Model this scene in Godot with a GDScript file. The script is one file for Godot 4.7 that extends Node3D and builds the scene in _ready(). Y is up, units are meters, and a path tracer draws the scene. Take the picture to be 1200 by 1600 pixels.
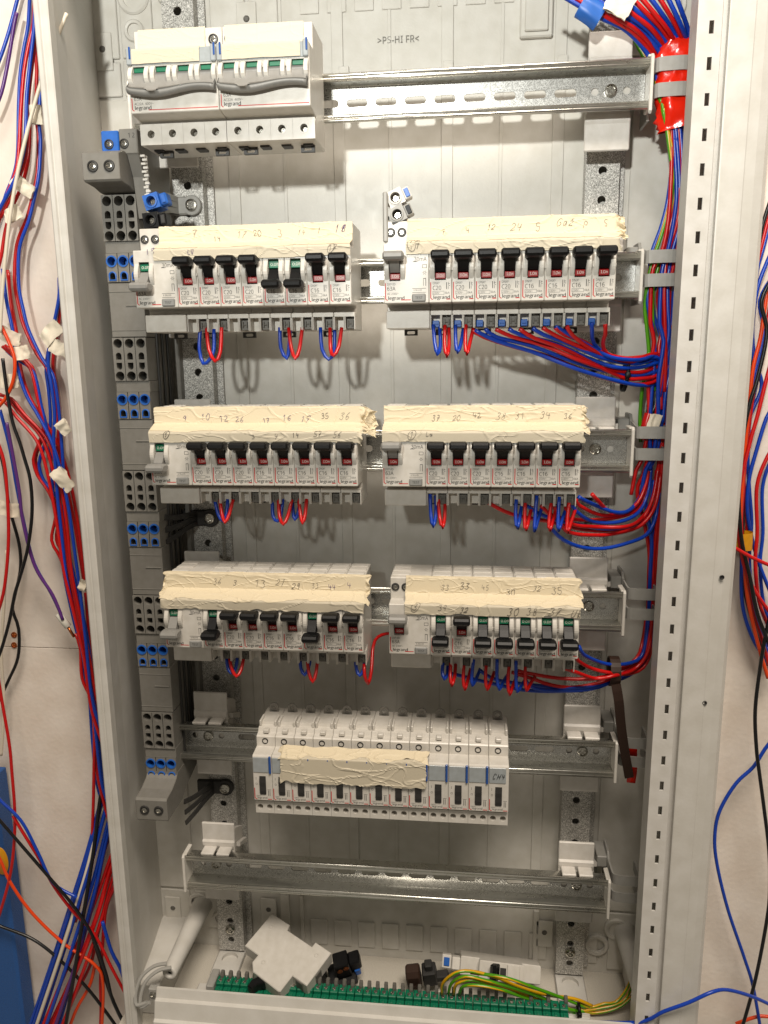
extends Node3D
# An open distribution board seen close up. All lengths in the helpers are millimetres; x right, y up, z out of the board.
# y = 0 is the middle of the topmost rail, z = 0 the front edge of the rails.
const S := 0.001
const PITCH := 17.8
const ROW := 146.65
const BACK := -62.0
const FLOOR := -874.0
var M := {}
var taken := {}
var text_cache := {}
var font: SystemFont
var rng := RandomNumberGenerator.new()
var crease := FastNoiseLite.new()
var fine := FastNoiseLite.new()

# ---------------------------------------------------------------- geometry helpers
func st_new(smooth := false) -> SurfaceTool:
	var st := SurfaceTool.new()
	st.begin(Mesh.PRIMITIVE_TRIANGLES)
	st.set_smooth_group(0 if smooth else -1)
	return st

func face(st: SurfaceTool, p: Array, out: Vector3) -> void:
	var n: Vector3 = (p[1] - p[0]).cross(p[2] - p[0])
	var flip := n.dot(out) > 0.0
	for i in range(1, p.size() - 1):
		st.add_vertex(p[0] * S)
		if flip:
			st.add_vertex(p[i + 1] * S)
			st.add_vertex(p[i] * S)
		else:
			st.add_vertex(p[i] * S)
			st.add_vertex(p[i + 1] * S)

func box(st: SurfaceTool, lo: Vector3, hi: Vector3, ch := 0.4, xf := Transform3D.IDENTITY) -> void:
	var c := (lo + hi) * 0.5
	var h := (hi - lo) * 0.5
	var k: float = min(ch, min(h.x, min(h.y, h.z)) * 0.6)
	for a in 3:
		var b := (a + 1) % 3
		var d := (a + 2) % 3
		for s in [-1.0, 1.0]:
			var q := []
			for e in [[-1, -1], [1, -1], [1, 1], [-1, 1]]:
				var v := Vector3.ZERO
				v[a] = s * h[a]
				v[b] = e[0] * (h[b] - k)
				v[d] = e[1] * (h[d] - k)
				q.append(xf * (c + v))
			var o := Vector3.ZERO
			o[a] = s
			face(st, q, xf.basis * o)
			for t in [-1.0, 1.0]:
				var v1 := Vector3.ZERO
				var v2 := Vector3.ZERO
				v1[a] = s * h[a]
				v1[b] = t * (h[b] - k)
				v2[a] = s * (h[a] - k)
				v2[b] = t * h[b]
				var g := Vector3.ZERO
				g[d] = h[d] - k
				var o2 := Vector3.ZERO
				o2[a] = s
				o2[b] = t
				face(st, [xf * (c + v1 - g), xf * (c + v1 + g), xf * (c + v2 + g), xf * (c + v2 - g)], xf.basis * o2)
	for sx in [-1.0, 1.0]:
		for sy in [-1.0, 1.0]:
			for sz in [-1.0, 1.0]:
				var s3 := Vector3(sx, sy, sz)
				face(st, [xf * (c + s3 * (h - Vector3(0, k, k))), xf * (c + s3 * (h - Vector3(k, 0, k))), xf * (c + s3 * (h - Vector3(k, k, 0)))], xf.basis * s3)

func cbox(st: SurfaceTool, c: Vector3, size: Vector3, ch := 0.4, xf := Transform3D.IDENTITY) -> void:
	box(st, c - size * 0.5, c + size * 0.5, ch, xf)

# outline of Vector2(z, y) swept along x; k0, k1 chamfer the two ends
func prism(st: SurfaceTool, outline: Array, x0: float, x1: float, k0 := 0.4, k1 := 0.4, xf := Transform3D.IDENTITY) -> void:
	var p := PackedVector2Array(outline)
	var area := 0.0
	var n := p.size()
	for i in n:
		area += p[i].cross(p[(i + 1) % n])
	if area < 0.0:
		p.reverse()
	var inset := PackedVector2Array()
	for i in n:
		var d0 := (p[i] - p[(i - 1 + n) % n]).normalized()
		var d1 := (p[(i + 1) % n] - p[i]).normalized()
		var m := Vector2(-d0.y, d0.x) + Vector2(-d1.y, d1.x)
		var l := m.length_squared()
		inset.append(m * (2.0 / l) if l > 0.4 else m)
	var tri := Geometry2D.triangulate_polygon(p)
	for e in 2:
		var x: float = x1 if e else x0
		var k: float = k1 if e else k0
		var s: float = 1.0 if e else -1.0
		for t in range(0, tri.size(), 3):
			var q := []
			for j in 3:
				var w: Vector2 = p[tri[t + j]] + inset[tri[t + j]] * k
				q.append(xf * Vector3(x, w.y, w.x))
			face(st, q, xf.basis * Vector3(s, 0, 0))
		if k > 0.0:
			for i in n:
				var j := (i + 1) % n
				var a: Vector2 = p[i] + inset[i] * k
				var b: Vector2 = p[j] + inset[j] * k
				var d := p[j] - p[i]
				face(st, [xf * Vector3(x, a.y, a.x), xf * Vector3(x, b.y, b.x), xf * Vector3(x - s * k, p[j].y, p[j].x), xf * Vector3(x - s * k, p[i].y, p[i].x)], xf.basis * (Vector3(s, 0, 0) + Vector3(0, -d.x, d.y).normalized()))
	for i in n:
		var j := (i + 1) % n
		var d := p[j] - p[i]
		face(st, [xf * Vector3(x0 + k0, p[i].y, p[i].x), xf * Vector3(x1 - k1, p[i].y, p[i].x), xf * Vector3(x1 - k1, p[j].y, p[j].x), xf * Vector3(x0 + k0, p[j].y, p[j].x)], xf.basis * Vector3(0, -d.x, d.y))

func ring2(r: float, n := 14, sx := 1.0) -> PackedVector2Array:
	var p := PackedVector2Array()
	for i in n:
		p.append(Vector2(cos(TAU * i / n) * r * sx, sin(TAU * i / n) * r))
	return p

func rect2(w: float, h: float) -> PackedVector2Array:
	return PackedVector2Array([Vector2(-w / 2, -h / 2), Vector2(w / 2, -h / 2), Vector2(w / 2, h / 2), Vector2(-w / 2, h / 2)])

func slot2(w: float, h: float) -> PackedVector2Array:
	var p := PackedVector2Array()
	for i in 14:
		var a := TAU * (i + 0.5) / 14.0
		p.append(Vector2(cos(a) * h / 2 + sign(cos(a)) * (w - h) / 2, sin(a) * h / 2))
	return p

func d2(w: float, h: float, up: bool) -> PackedVector2Array:
	var p := PackedVector2Array()
	for i in 9:
		var a := PI * i / 8.0
		p.append(Vector2(cos(a) * w / 2, (sin(a) * w / 2 + h / 2 - w / 2) * (1.0 if up else -1.0)))
	p.append(Vector2(-w / 2, (-h / 2) * (1.0 if up else -1.0)))
	p.append(Vector2(w / 2, (-h / 2) * (1.0 if up else -1.0)))
	return p

func hit(poly: PackedVector2Array, dir: Vector2) -> Vector2:
	var best := 0.0
	for i in poly.size():
		var a := poly[i]
		var e := poly[(i + 1) % poly.size()] - a
		var den := dir.cross(e)
		if absf(den) < 1e-9:
			continue
		var t := a.cross(e) / den
		var u := a.cross(dir) / den
		if t > 0.0 and u > -1e-5 and u < 1.00001 and t > best:
			best = t
	return dir * best

# a face in the plane z, from (x0,y0) to (x1,y1), with one convex hole round `at`; walls go back by depth, floor closes it
func cell(st: SurfaceTool, x0: float, x1: float, y0: float, y1: float, z: float, at: Vector2, hole: PackedVector2Array, depth: float, closed := true, xf := Transform3D.IDENTITY, s := 1.0) -> void:
	var rect := PackedVector2Array([Vector2(x0, y0) - at, Vector2(x1, y0) - at, Vector2(x1, y1) - at, Vector2(x0, y1) - at])
	var angs := []
	for p in rect:
		angs.append(fposmod(p.angle(), TAU))
	for p in hole:
		angs.append(fposmod(p.angle(), TAU))
	angs.sort()
	var keep := []
	for a in angs:
		if keep.is_empty() or a - keep[-1] > 0.01:
			keep.append(a)
	var n := keep.size()
	var fl := []
	for i in n:
		var da := Vector2.from_angle(keep[i])
		var db := Vector2.from_angle(keep[(i + 1) % n])
		var ia := hit(hole, da) + at
		var ib := hit(hole, db) + at
		var oa := hit(rect, da) + at
		var ob := hit(rect, db) + at
		face(st, [xf * Vector3(ia.x, ia.y, z), xf * Vector3(oa.x, oa.y, z), xf * Vector3(ob.x, ob.y, z), xf * Vector3(ib.x, ib.y, z)], xf.basis * Vector3(0, 0, s))
		if depth > 0.0:
			face(st, [xf * Vector3(ia.x, ia.y, z), xf * Vector3(ib.x, ib.y, z), xf * Vector3(ib.x, ib.y, z - depth * s), xf * Vector3(ia.x, ia.y, z - depth * s)], xf.basis * Vector3(-da.x, -da.y, 0))
		fl.append(xf * Vector3(ia.x, ia.y, z - depth * s))
	if closed:
		face(st, fl, xf.basis * Vector3(0, 0, s))

func flat(st: SurfaceTool, x0: float, x1: float, y0: float, y1: float, z: float) -> void:
	face(st, [Vector3(x0, y0, z), Vector3(x1, y0, z), Vector3(x1, y1, z), Vector3(x0, y1, z)], Vector3(0, 0, 1))

# the four sides of a slab whose front is made of cells
func sides(st: SurfaceTool, x0: float, x1: float, y0: float, y1: float, z0: float, z1: float) -> void:
	face(st, [Vector3(x0, y0, z0), Vector3(x0, y1, z0), Vector3(x0, y1, z1), Vector3(x0, y0, z1)], Vector3(-1, 0, 0))
	face(st, [Vector3(x1, y0, z0), Vector3(x1, y1, z0), Vector3(x1, y1, z1), Vector3(x1, y0, z1)], Vector3(1, 0, 0))
	face(st, [Vector3(x0, y0, z0), Vector3(x1, y0, z0), Vector3(x1, y0, z1), Vector3(x0, y0, z1)], Vector3(0, -1, 0))
	face(st, [Vector3(x0, y1, z0), Vector3(x1, y1, z0), Vector3(x1, y1, z1), Vector3(x0, y1, z1)], Vector3(0, 1, 0))

# profile of Vector2(radius, height) turned about `axis` through `o`
func lathe(st: SurfaceTool, prof: Array, o: Vector3, axis: Vector3, n := 16) -> void:
	var w := axis.normalized()
	var u := w.cross(Vector3(0.31, 0.92, 0.2)).normalized()
	var v := w.cross(u)
	for i in prof.size() - 1:
		var p: Vector2 = prof[i]
		var q: Vector2 = prof[i + 1]
		for k in n:
			var a := TAU * k / n
			var b := TAU * (k + 1) / n
			var ra := u * cos(a) + v * sin(a)
			var rb := u * cos(b) + v * sin(b)
			var e := q - p
			var o2 := (ra + rb).normalized() * e.y - w * e.x
			if p.x < 0.001:
				face(st, [o + w * p.y, o + ra * q.x + w * q.y, o + rb * q.x + w * q.y], o2)
			elif q.x < 0.001:
				face(st, [o + ra * p.x + w * p.y, o + rb * p.x + w * p.y, o + w * q.y], o2)
			else:
				face(st, [o + ra * p.x + w * p.y, o + rb * p.x + w * p.y, o + rb * q.x + w * q.y, o + ra * q.x + w * q.y], o2)

func smooth_path(p: Array, step := 4.0) -> Array:
	var r := []
	for i in p.size() - 1:
		var a: Vector3 = p[max(i - 1, 0)]
		var b: Vector3 = p[i]
		var c: Vector3 = p[i + 1]
		var d: Vector3 = p[min(i + 2, p.size() - 1)]
		var n: int = clampi(int(b.distance_to(c) / step), 2, 12)
		for k in n:
			r.append(b.cubic_interpolate(c, a, d, float(k) / n))
	r.append(p[-1])
	return r

func tube(st: SurfaceTool, path: Array, r: float, n := 8, caps := true) -> void:
	var t := (path[1] - path[0]) as Vector3
	var u := t.cross(Vector3(0.3, 0.2, 0.93)).normalized()
	var rings := []
	for i in path.size():
		var d: Vector3 = (path[min(i + 1, path.size() - 1)] - path[max(i - 1, 0)]).normalized()
		u = (u - d * u.dot(d)).normalized()
		var v := d.cross(u)
		var ring := []
		for k in n:
			ring.append(path[i] + (u * cos(TAU * k / n) + v * sin(TAU * k / n)) * r)
		rings.append(ring)
	for i in path.size() - 1:
		for k in n:
			var j := (k + 1) % n
			var mid: Vector3 = rings[i][k] + rings[i][j] - path[i] * 2.0
			face(st, [rings[i][k], rings[i][j], rings[i + 1][j], rings[i + 1][k]], mid)
	if caps:
		face(st, rings[0], path[0] - path[1])
		face(st, rings[-1], path[-1] - path[-2])

# a flat band of the given width (along `wide`) and thickness that follows a path
func band(st: SurfaceTool, path: Array, wide: Vector3, width: float, thick: float) -> void:
	var prev := []
	for i in path.size():
		var d: Vector3 = (path[min(i + 1, path.size() - 1)] - path[max(i - 1, 0)]).normalized()
		var w := (wide - d * wide.dot(d)).normalized()
		var nn := d.cross(w)
		var c: Vector3 = path[i]
		var ring := [c + w * width / 2 + nn * thick / 2, c - w * width / 2 + nn * thick / 2, c - w * width / 2 - nn * thick / 2, c + w * width / 2 - nn * thick / 2]
		if prev.is_empty():
			face(st, ring, -d)
		else:
			for k in 4:
				var j := (k + 1) % 4
				face(st, [prev[k], prev[j], ring[j], ring[k]], (ring[k] + ring[j]) * 0.5 - c)
		prev = ring
		if i == path.size() - 1:
			face(st, ring, d)

# a screw: a turned head with four raised quarters, so that the cross is a real groove; axis along z
func screw_shape(st: SurfaceTool, c: Vector3, r: float, h: float, axis := Vector3(0, 0, 1)) -> void:
	lathe(st, [Vector2(0, h * 0.45), Vector2(r * 0.9, h * 0.45), Vector2(r * 0.9, 0)], c, axis, 14)
	lathe(st, [Vector2(r * 0.62, h * 0.4), Vector2(r * 0.66, h), Vector2(r * 0.92, h * 0.85), Vector2(r, h * 0.4), Vector2(r, 0)], c, axis, 16)
	var w := axis.normalized()
	var u := w.cross(Vector3(0.62, 0.78, 0.1)).normalized()
	var v := w.cross(u)
	var xf := Transform3D(u, v, w, c)
	for q in 4:
		var a := Basis(Vector3(0, 0, 1), q * PI / 2)
		box(st, Vector3(r * 0.13, r * 0.13, 0), Vector3(r * 0.45, r * 0.45, h * 0.8), 0.1, xf * Transform3D(a, Vector3.ZERO))

# ---------------------------------------------------------------- objects
func numbered(called: String) -> String:
	var n: int = taken.get(called, 0)
	taken[called] = n + 1
	return called if n == 0 else "%s_%03d" % [called, n]

func tag(o: Node, label: String, category: String, group := "", kind := "") -> void:
	if label: o.set_meta("label", label)
	if category: o.set_meta("category", category)
	if group: o.set_meta("group", group)
	if kind: o.set_meta("kind", kind)

func thing(called: String, label: String, category: String, group := "", at := Vector3.ZERO) -> Node3D:
	var o := Node3D.new()
	o.name = numbered(called)
	add_child(o)
	o.position = at * S
	tag(o, label, category, group)
	return o

func done(st: SurfaceTool, m: String) -> ArrayMesh:
	st.generate_normals()
	var a := st.commit()
	a.surface_set_material(0, M[m])
	return a

func put(mesh: Mesh, called: String, parent: Node, at := Vector3.ZERO) -> MeshInstance3D:
	var o := MeshInstance3D.new()
	o.mesh = mesh
	o.name = called
	o.position = at * S
	parent.add_child(o, true)
	return o

func part(st: SurfaceTool, called: String, m: String, parent: Node) -> MeshInstance3D:
	return put(done(st, m), called, parent)

func single(st: SurfaceTool, called: String, m: String, label: String, category: String, group := "") -> MeshInstance3D:
	var o := put(done(st, m), numbered(called), self)
	tag(o, label, category, group)
	return o

func glyphs(s: String, bold := false) -> Array:
	var key := s + ("*" if bold else "")
	if not text_cache.has(key):
		var t := TextMesh.new()
		t.text = s
		t.font = font
		t.font_size = 40
		t.pixel_size = 0.025
		t.depth = 0.06
		t.curve_step = 3.0
		t.horizontal_alignment = HORIZONTAL_ALIGNMENT_LEFT
		var bb := t.get_aabb()
		text_cache[key] = [t, bb]
	return text_cache[key]

# lettering whose lower left corner stands at p, cap height h; sx squeezes it
func letter(st: SurfaceTool, s: String, p: Vector3, h: float, sx := 1.0, rot := 0.0) -> void:
	var g := glyphs(s)
	var bb: AABB = g[1]
	var k := h / 0.72
	var b := Basis(Vector3(0, 0, 1), rot) * Basis.from_scale(Vector3(k * sx, k, 1.0)) * S
	st.append_from(g[0], 0, Transform3D(b, p * S - b * Vector3(bb.position.x, bb.position.y, 0)))

func seamless(kind: int, freq: float, oct: int, seed_: int, size := 256) -> Image:
	var n := FastNoiseLite.new()
	n.noise_type = kind
	n.frequency = freq
	n.fractal_octaves = oct
	n.seed = seed_
	if kind == FastNoiseLite.TYPE_CELLULAR:
		n.cellular_return_type = FastNoiseLite.RETURN_CELL_VALUE
		n.fractal_type = FastNoiseLite.FRACTAL_NONE
	return n.get_seamless_image(size, size)

func ramp(img: Image, lo: Color, hi: Color, g := 1.0) -> ImageTexture:
	var o := Image.create(img.get_width(), img.get_height(), false, Image.FORMAT_RGB8)
	for y in img.get_height():
		for x in img.get_width():
			o.set_pixel(x, y, lo.lerp(hi, pow(img.get_pixel(x, y).r, g)))
	return ImageTexture.create_from_image(o)

func bump(img: Image, strength: float) -> ImageTexture:
	var c := img.duplicate() as Image
	c.convert(Image.FORMAT_RGBA8)
	c.bump_map_to_normal_map(strength)
	return ImageTexture.create_from_image(c)

func mat(called: String, color: Color, rough: float, metal := 0.0, tex: Texture2D = null, tile := 40.0, normal: Texture2D = null, nscale := 0.3, rtex: Texture2D = null) -> StandardMaterial3D:
	var m := StandardMaterial3D.new()
	m.albedo_color = color
	m.roughness = rough
	m.metallic = metal
	m.uv1_triplanar = true
	m.uv1_world_triplanar = true
	m.uv1_scale = Vector3.ONE * (1000.0 / tile)
	if tex: m.albedo_texture = tex
	if normal:
		m.normal_enabled = true
		m.normal_texture = normal
		m.normal_scale = nscale
	if rtex: m.roughness_texture = rtex
	M[called] = m
	return m

func materials() -> void:
	var soft := seamless(FastNoiseLite.TYPE_SIMPLEX_SMOOTH, 0.02, 5, 3)
	var grit := seamless(FastNoiseLite.TYPE_SIMPLEX, 0.16, 4, 9)
	var cells := seamless(FastNoiseLite.TYPE_CELLULAR, 0.11, 1, 21)
	var cells_small := seamless(FastNoiseLite.TYPE_CELLULAR, 0.2, 1, 5)
	var faint := ramp(soft, Color(0.93, 0.925, 0.91), Color(1, 1, 1))
	var dusty := ramp(grit, Color(0.86, 0.85, 0.83), Color(1, 1, 1), 0.7)
	var rvar := ramp(soft, Color(0.7, 0.7, 0.7), Color(1, 1, 1))
	var nfine := bump(grit, 2.0)
	var nsoft := bump(soft, 4.0)
	var spangle := ramp(cells_small, Color(0.5, 0.5, 0.49), Color(1, 1, 1), 0.9)
	var spangle_soft := ramp(cells, Color(0.84, 0.84, 0.84), Color(1, 1, 1))
	var fibre := ramp(grit, Color(0.9, 0.88, 0.84), Color(1, 1, 1))
	mat("cabinet", Color(0.80, 0.79, 0.77), 0.5, 0.0, faint, 160, nfine, 0.04, rvar)
	mat("cabinet_sheet", Color(0.81, 0.80, 0.785), 0.42, 0.0, faint, 110, nfine, 0.06, rvar)
	mat("panel", Color(0.82, 0.81, 0.785), 0.5, 0.0, faint, 130, nfine, 0.04, rvar)
	mat("floor_panel", Color(0.78, 0.76, 0.72), 0.6, 0.0, dusty, 60, nfine, 0.3)
	mat("plastic", Color(0.815, 0.80, 0.775), 0.4, 0.0, faint, 60, nfine, 0.08, rvar)
	mat("support", Color(0.83, 0.815, 0.795), 0.45, 0.0, faint, 70, nfine, 0.1, rvar)
	mat("white_clip", Color(0.86, 0.845, 0.82), 0.4, 0.0, faint, 50)
	mat("terminal_grey", Color(0.475, 0.465, 0.445), 0.5, 0.0, faint, 50, nfine, 0.12)
	mat("clip_grey", Color(0.62, 0.615, 0.60), 0.45, 0.0, faint, 50)
	mat("lever_grey", Color(0.53, 0.525, 0.515), 0.42, 0.0, faint, 40, nfine, 0.1)
	mat("button_grey", Color(0.52, 0.52, 0.51), 0.5)
	mat("label_window", Color(0.62, 0.645, 0.66), 0.25, 0.0, faint, 40)
	mat("blue_clip", Color(0.13, 0.30, 0.58), 0.3)
	mat("black", Color(0.055, 0.055, 0.06), 0.42, 0.0, null, 40.0, nfine, 0.15).metallic_specular = 0.35
	mat("dark_plastic", Color(0.17, 0.165, 0.16), 0.5)
	mat("insert", Color(0.40, 0.39, 0.37), 0.5, 0.0, faint, 30)
	mat("blue_plastic", Color(0.14, 0.38, 0.72), 0.4, 0.0, faint, 40)
	mat("red_mark", Color(0.72, 0.10, 0.08), 0.5)
	mat("red_flag", Color(0.60, 0.035, 0.03), 0.35)
	mat("green_flag", Color(0.07, 0.42, 0.30), 0.35)
	mat("white_ink", Color(0.92, 0.90, 0.86), 0.5)
	mat("ink", Color(0.10, 0.095, 0.09), 0.6)
	mat("pencil", Color(0.42, 0.39, 0.36), 0.7)
	mat("purple_ink", Color(0.30, 0.20, 0.42), 0.6)
	mat("zinc", Color(0.80, 0.80, 0.79), 0.32, 0.8, spangle_soft, 18, nsoft, 0.01, ramp(cells, Color(0.75, 0.75, 0.75), Color(1, 1, 1)))
	mat("zinc_lip", Color(0.92, 0.92, 0.90), 0.34, 0.95, faint, 60, null, 0.0, rvar)
	mat("galvanised", Color(0.90, 0.89, 0.87), 0.42, 0.25, spangle, 30, bump(cells_small, 1.5), 0.2)
	mat("screw_metal", Color(0.80, 0.79, 0.76), 0.22, 1.0, spangle_soft, 15)
	mat("copper", Color(0.72, 0.42, 0.24), 0.35, 1.0)
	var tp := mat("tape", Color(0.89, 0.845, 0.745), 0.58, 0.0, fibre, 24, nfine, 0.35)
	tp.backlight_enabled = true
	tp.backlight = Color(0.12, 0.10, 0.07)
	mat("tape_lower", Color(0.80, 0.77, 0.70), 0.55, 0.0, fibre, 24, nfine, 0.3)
	mat("paper_tag", Color(0.92, 0.89, 0.83), 0.6, 0.0, fibre, 24, nfine, 0.3)
	mat("red_tape", Color(0.88, 0.13, 0.03), 0.22, 0.0, null, 40.0, nsoft, 0.3)
	mat("yellow_tape", Color(0.80, 0.56, 0.06), 0.35, 0.0, faint, 30)
	mat("black_tape", Color(0.05, 0.05, 0.05), 0.3, 0.0, null, 30.0, nsoft, 0.4)
	mat("brown_strap", Color(0.20, 0.12, 0.075), 0.6, 0.0, dusty, 20)
	mat("wire_r", Color(0.76, 0.06, 0.06), 0.3, 0.0, faint, 60)
	mat("wire_b", Color(0.04, 0.24, 0.68), 0.3, 0.0, faint, 60)
	mat("wire_g", Color(0.30, 0.58, 0.06), 0.3)
	mat("wire_y", Color(0.82, 0.62, 0.03), 0.3)
	mat("wire_k", Color(0.05, 0.05, 0.055), 0.32)
	mat("wire_o", Color(0.84, 0.25, 0.03), 0.3)
	mat("wire_w", Color(0.83, 0.79, 0.72), 0.35)
	mat("wire_p", Color(0.33, 0.16, 0.44), 0.3)
	mat("green_plastic", Color(0.05, 0.45, 0.33), 0.4, 0.0, dusty, 40)
	mat("wall", Color(0.89, 0.855, 0.82), 0.75, 0.0, ramp(soft, Color(0.93, 0.91, 0.89), Color(1, 1, 1)), 300, nfine, 0.06)
	mat("blue_paint", Color(0.15, 0.34, 0.60), 0.55, 0.0, dusty, 90, nfine, 0.5)
	mat("clear_plastic", Color(0.80, 0.79, 0.75), 0.2)

# ---------------------------------------------------------------- the cabinet and the wall
const UPRIGHT := Basis(Vector3(0, 1, 0), Vector3(1, 0, 0), Vector3(0, 0, 1))   # prism outlines become (z, x), swept along y

func upright(st: SurfaceTool, outline: Array, y0: float, y1: float, k := 0.4) -> void:
	prism(st, outline, y0, y1, k, k, Transform3D(UPRIGHT, Vector3.ZERO))

func build_wall() -> void:
	var w := Node3D.new()
	w.name = "wall"
	add_child(w)
	tag(w, "pale painted wall behind the open cabinet", "wall", "", "structure")
	var st := st_new()
	box(st, Vector3(490, -1400, -125), Vector3(1000, 800, 0), 0.6)
	part(st, "wall_panel", "wall", w)
	st = st_new()
	box(st, Vector3(-88, 156, -125), Vector3(489.6, 800, 0), 0.6)
	part(st, "wall_panel", "wall", w)
	st = st_new()
	box(st, Vector3(-88, -1400, -125), Vector3(489.6, -906, 0), 0.6)
	part(st, "wall_panel", "wall", w)
	st = st_new()
	box(st, Vector3(-700, -490.8, -125), Vector3(-88.4, 800, 0), 0.4)
	part(st, "wall_panel", "wall", w)
	st = st_new()
	box(st, Vector3(-700, -1400, -125), Vector3(-88.4, -491.4, -0.3), 0.4)
	part(st, "wall_panel", "wall", w)
	for p in [[-184.0, -478.4], [-185.2, -489.2]]:
		st = st_new()
		screw_shape(st, Vector3(p[0], p[1], -0.6), 3.2, 1.6)
		part(st, "wall_screw", "copper", w)
	st = st_new()
	var o := [Vector2(5, -286.1), Vector2(23, -286.1), Vector2(25, -209.1), Vector2(23, -206.1), Vector2(5, -206.1)]
	upright(st, o, -1200, -620.2, 1.0)
	var bp := thing("blue_board", "dark blue painted board leaning at the lower left edge", "board")
	part(st, "panel", "blue_paint", bp)
	st = st_new(true)
	lathe(st, [Vector2(0, 1.2), Vector2(7.5, 1.0), Vector2(8, 0)], Vector3.ZERO, Vector3(0, 0, 1), 18)
	var ys := single(st, "yellow_sticker", "yellow_tape", "yellow sticker on the dark blue board at lower left", "sticker")
	ys.position = Vector3(-209.3, -714.9, 25.8) * S
	ys.scale = Vector3(1, 2.0, 1)

func build_cabinet() -> void:
	var c := thing("electrical_cabinet", "large light grey open distribution cabinet holding the rails and breakers", "cabinet")
	# back panel: a moulded sheet with raised ribs and plates
	var st := st_new()
	box(st, Vector3(-84, FLOOR - 2, BACK - 3), Vector3(468, 150, BACK), 0.3)
	var back := part(st, "back_panel", "panel", c)
	for x in [40.0, 139.5, 237.5, 335.5]:
		st = st_new()
		box(st, Vector3(x, -795, BACK), Vector3(x + 10.5, 150, BACK + 1.6), 0.7)
		part(st, "rib", "panel", back)
	for x in [92.0, 190.0, 289.0, 421.0]:
		st = st_new()
		box(st, Vector3(x, -795, BACK), Vector3(x + 3.0, 150, BACK + 0.9), 0.4)
		part(st, "rib", "panel", back)
	# raised plates along the left and right edges with open joints
	for p in [[-84, -57, 60, 148], [-54, -24, 60, 148], [-84, -57, 28, 57], [-54, -28, 28, 58], [-84, -40, -800, 25], [-84, -46, -870, -803], [-40, -14, -850, -803], [400, 466, 40, 148], [404, 466, -795, 37], [30, 62, 50, 148], [66, 92, 62, 148], [420, 466, -868, -798]]:
		st = st_new()
		box(st, Vector3(p[0], p[2], BACK), Vector3(p[1], p[3], BACK + 2.4), 0.8)
		part(st, "edge_plate", "panel", back)
	# shallow knock-outs along the top and the bottom
	for i in 9:
		st = st_new()
		box(st, Vector3(112 + i * 24.4, 88, BACK), Vector3(129 + i * 24.4, 125, BACK + 1.4), 0.5)
		part(st, "knock_out", "panel", back)
	for i in 12:
		st = st_new()
		box(st, Vector3(93 + i * 27.0, -862, BACK), Vector3(112 + i * 27.0, -830, BACK + 2.0), 0.6)
		part(st, "knock_out", "panel", back)
	st = st_new()
	for q in [[60, 70], [82, 86], [340, 346]]:
		st = st_new()
		box(st, Vector3(q[0], -868, BACK), Vector3(q[1], -800, BACK + 4), 0.6)
		part(st, "bottom_rib", "panel", back)
	for p in [[-41, 82, 9.5], [-40, 110, 15], [-8, 112, 11], [432, 78, 12], [-36, -817, 12], [-10, -836, 10], [428, -817, 13], [408, -838, 13]]:
		st = st_new()
		lathe(st, [Vector2(p[2] * 0.62, 0.4), Vector2(p[2] * 0.66, 3.2), Vector2(p[2] * 0.9, 3.6), Vector2(p[2], 2.4), Vector2(p[2], -1)], Vector3(p[0], p[1], BACK + 1), Vector3(0, 0, 1), 24)
		part(st, "boss_ring", "panel", back)
	for p in [[-72, 68], [64, 86], [46, -820], [352, -826], [-66, -826]]:
		st = st_new()
		box(st, Vector3(p[0] - 9, p[1] - 18, BACK + 2.3), Vector3(p[0] + 9, p[1] + 14, BACK + 4.0), 0.8)
		var t := part(st, "tab", "panel", back)
		st = st_new()
		lathe(st, [Vector2(0, 0.5), Vector2(1.6, 0.5), Vector2(2.4, 0.9), Vector2(3, 0)], Vector3(p[0], p[1], BACK + 3.9), Vector3(0, 0, 1), 12)
		part(st, "rivet", "insert", t)
	# the block with a square notch at the top, and the moulded marking
	st = st_new()
	box(st, Vector3(305, 58, BACK), Vector3(333, 140, BACK + 6), 1.2)
	box(st, Vector3(309, 62, BACK + 6), Vector3(329, 136, BACK + 9), 1.0)
	part(st, "lug", "panel", back)
	var lt := SurfaceTool.new()
	lt.begin(Mesh.PRIMITIVE_TRIANGLES)
	letter(lt, ">PS-HI FR<", Vector3(181, 61, BACK + 1.0), 5.5, 1.0)
	put(done_text(lt, "terminal_grey"), "moulded_marking", back)
	for x in [146.0, 239.0, 338.0]:
		st = st_new()
		box(st, Vector3(x, 18, BACK + 1.5), Vector3(x + 9, 44, BACK + 2.6), 0.4)
		part(st, "snap_tab", "panel", back)
	# side walls, floor, top
	st = st_new()
	upright(st, [Vector2(-65, -80), Vector2(-10, -71.5), Vector2(20, -68), Vector2(49, -62), Vector2(52, -59.5), Vector2(61.5, -59), Vector2(62.5, -60), Vector2(62.5, -63.5), Vector2(60.8, -64.2), Vector2(60.8, -66.2), Vector2(62.5, -67), Vector2(62.5, -70), Vector2(61, -71.5), Vector2(50, -74), Vector2(-65, -88)], -905, 155, 0.6)
	part(st, "side_wall", "cabinet", c)
	st = st_new()
	upright(st, [Vector2(44.5, 445), Vector2(60, 445), Vector2(60.3, 446), Vector2(60.3, 462.5), Vector2(59.6, 463.5), Vector2(58.2, 471), Vector2(55, 478), Vector2(50, 482), Vector2(-65, 490), Vector2(-65, 472), Vector2(40, 470), Vector2(44.5, 460)], -905, 155, 0.6)
	part(st, "side_wall", "cabinet", c)
	# slotted front upright
	st = st_new()
	var y := 155.0
	var pitch := 23.72
	var first := 16.8
	var k := 5
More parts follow.
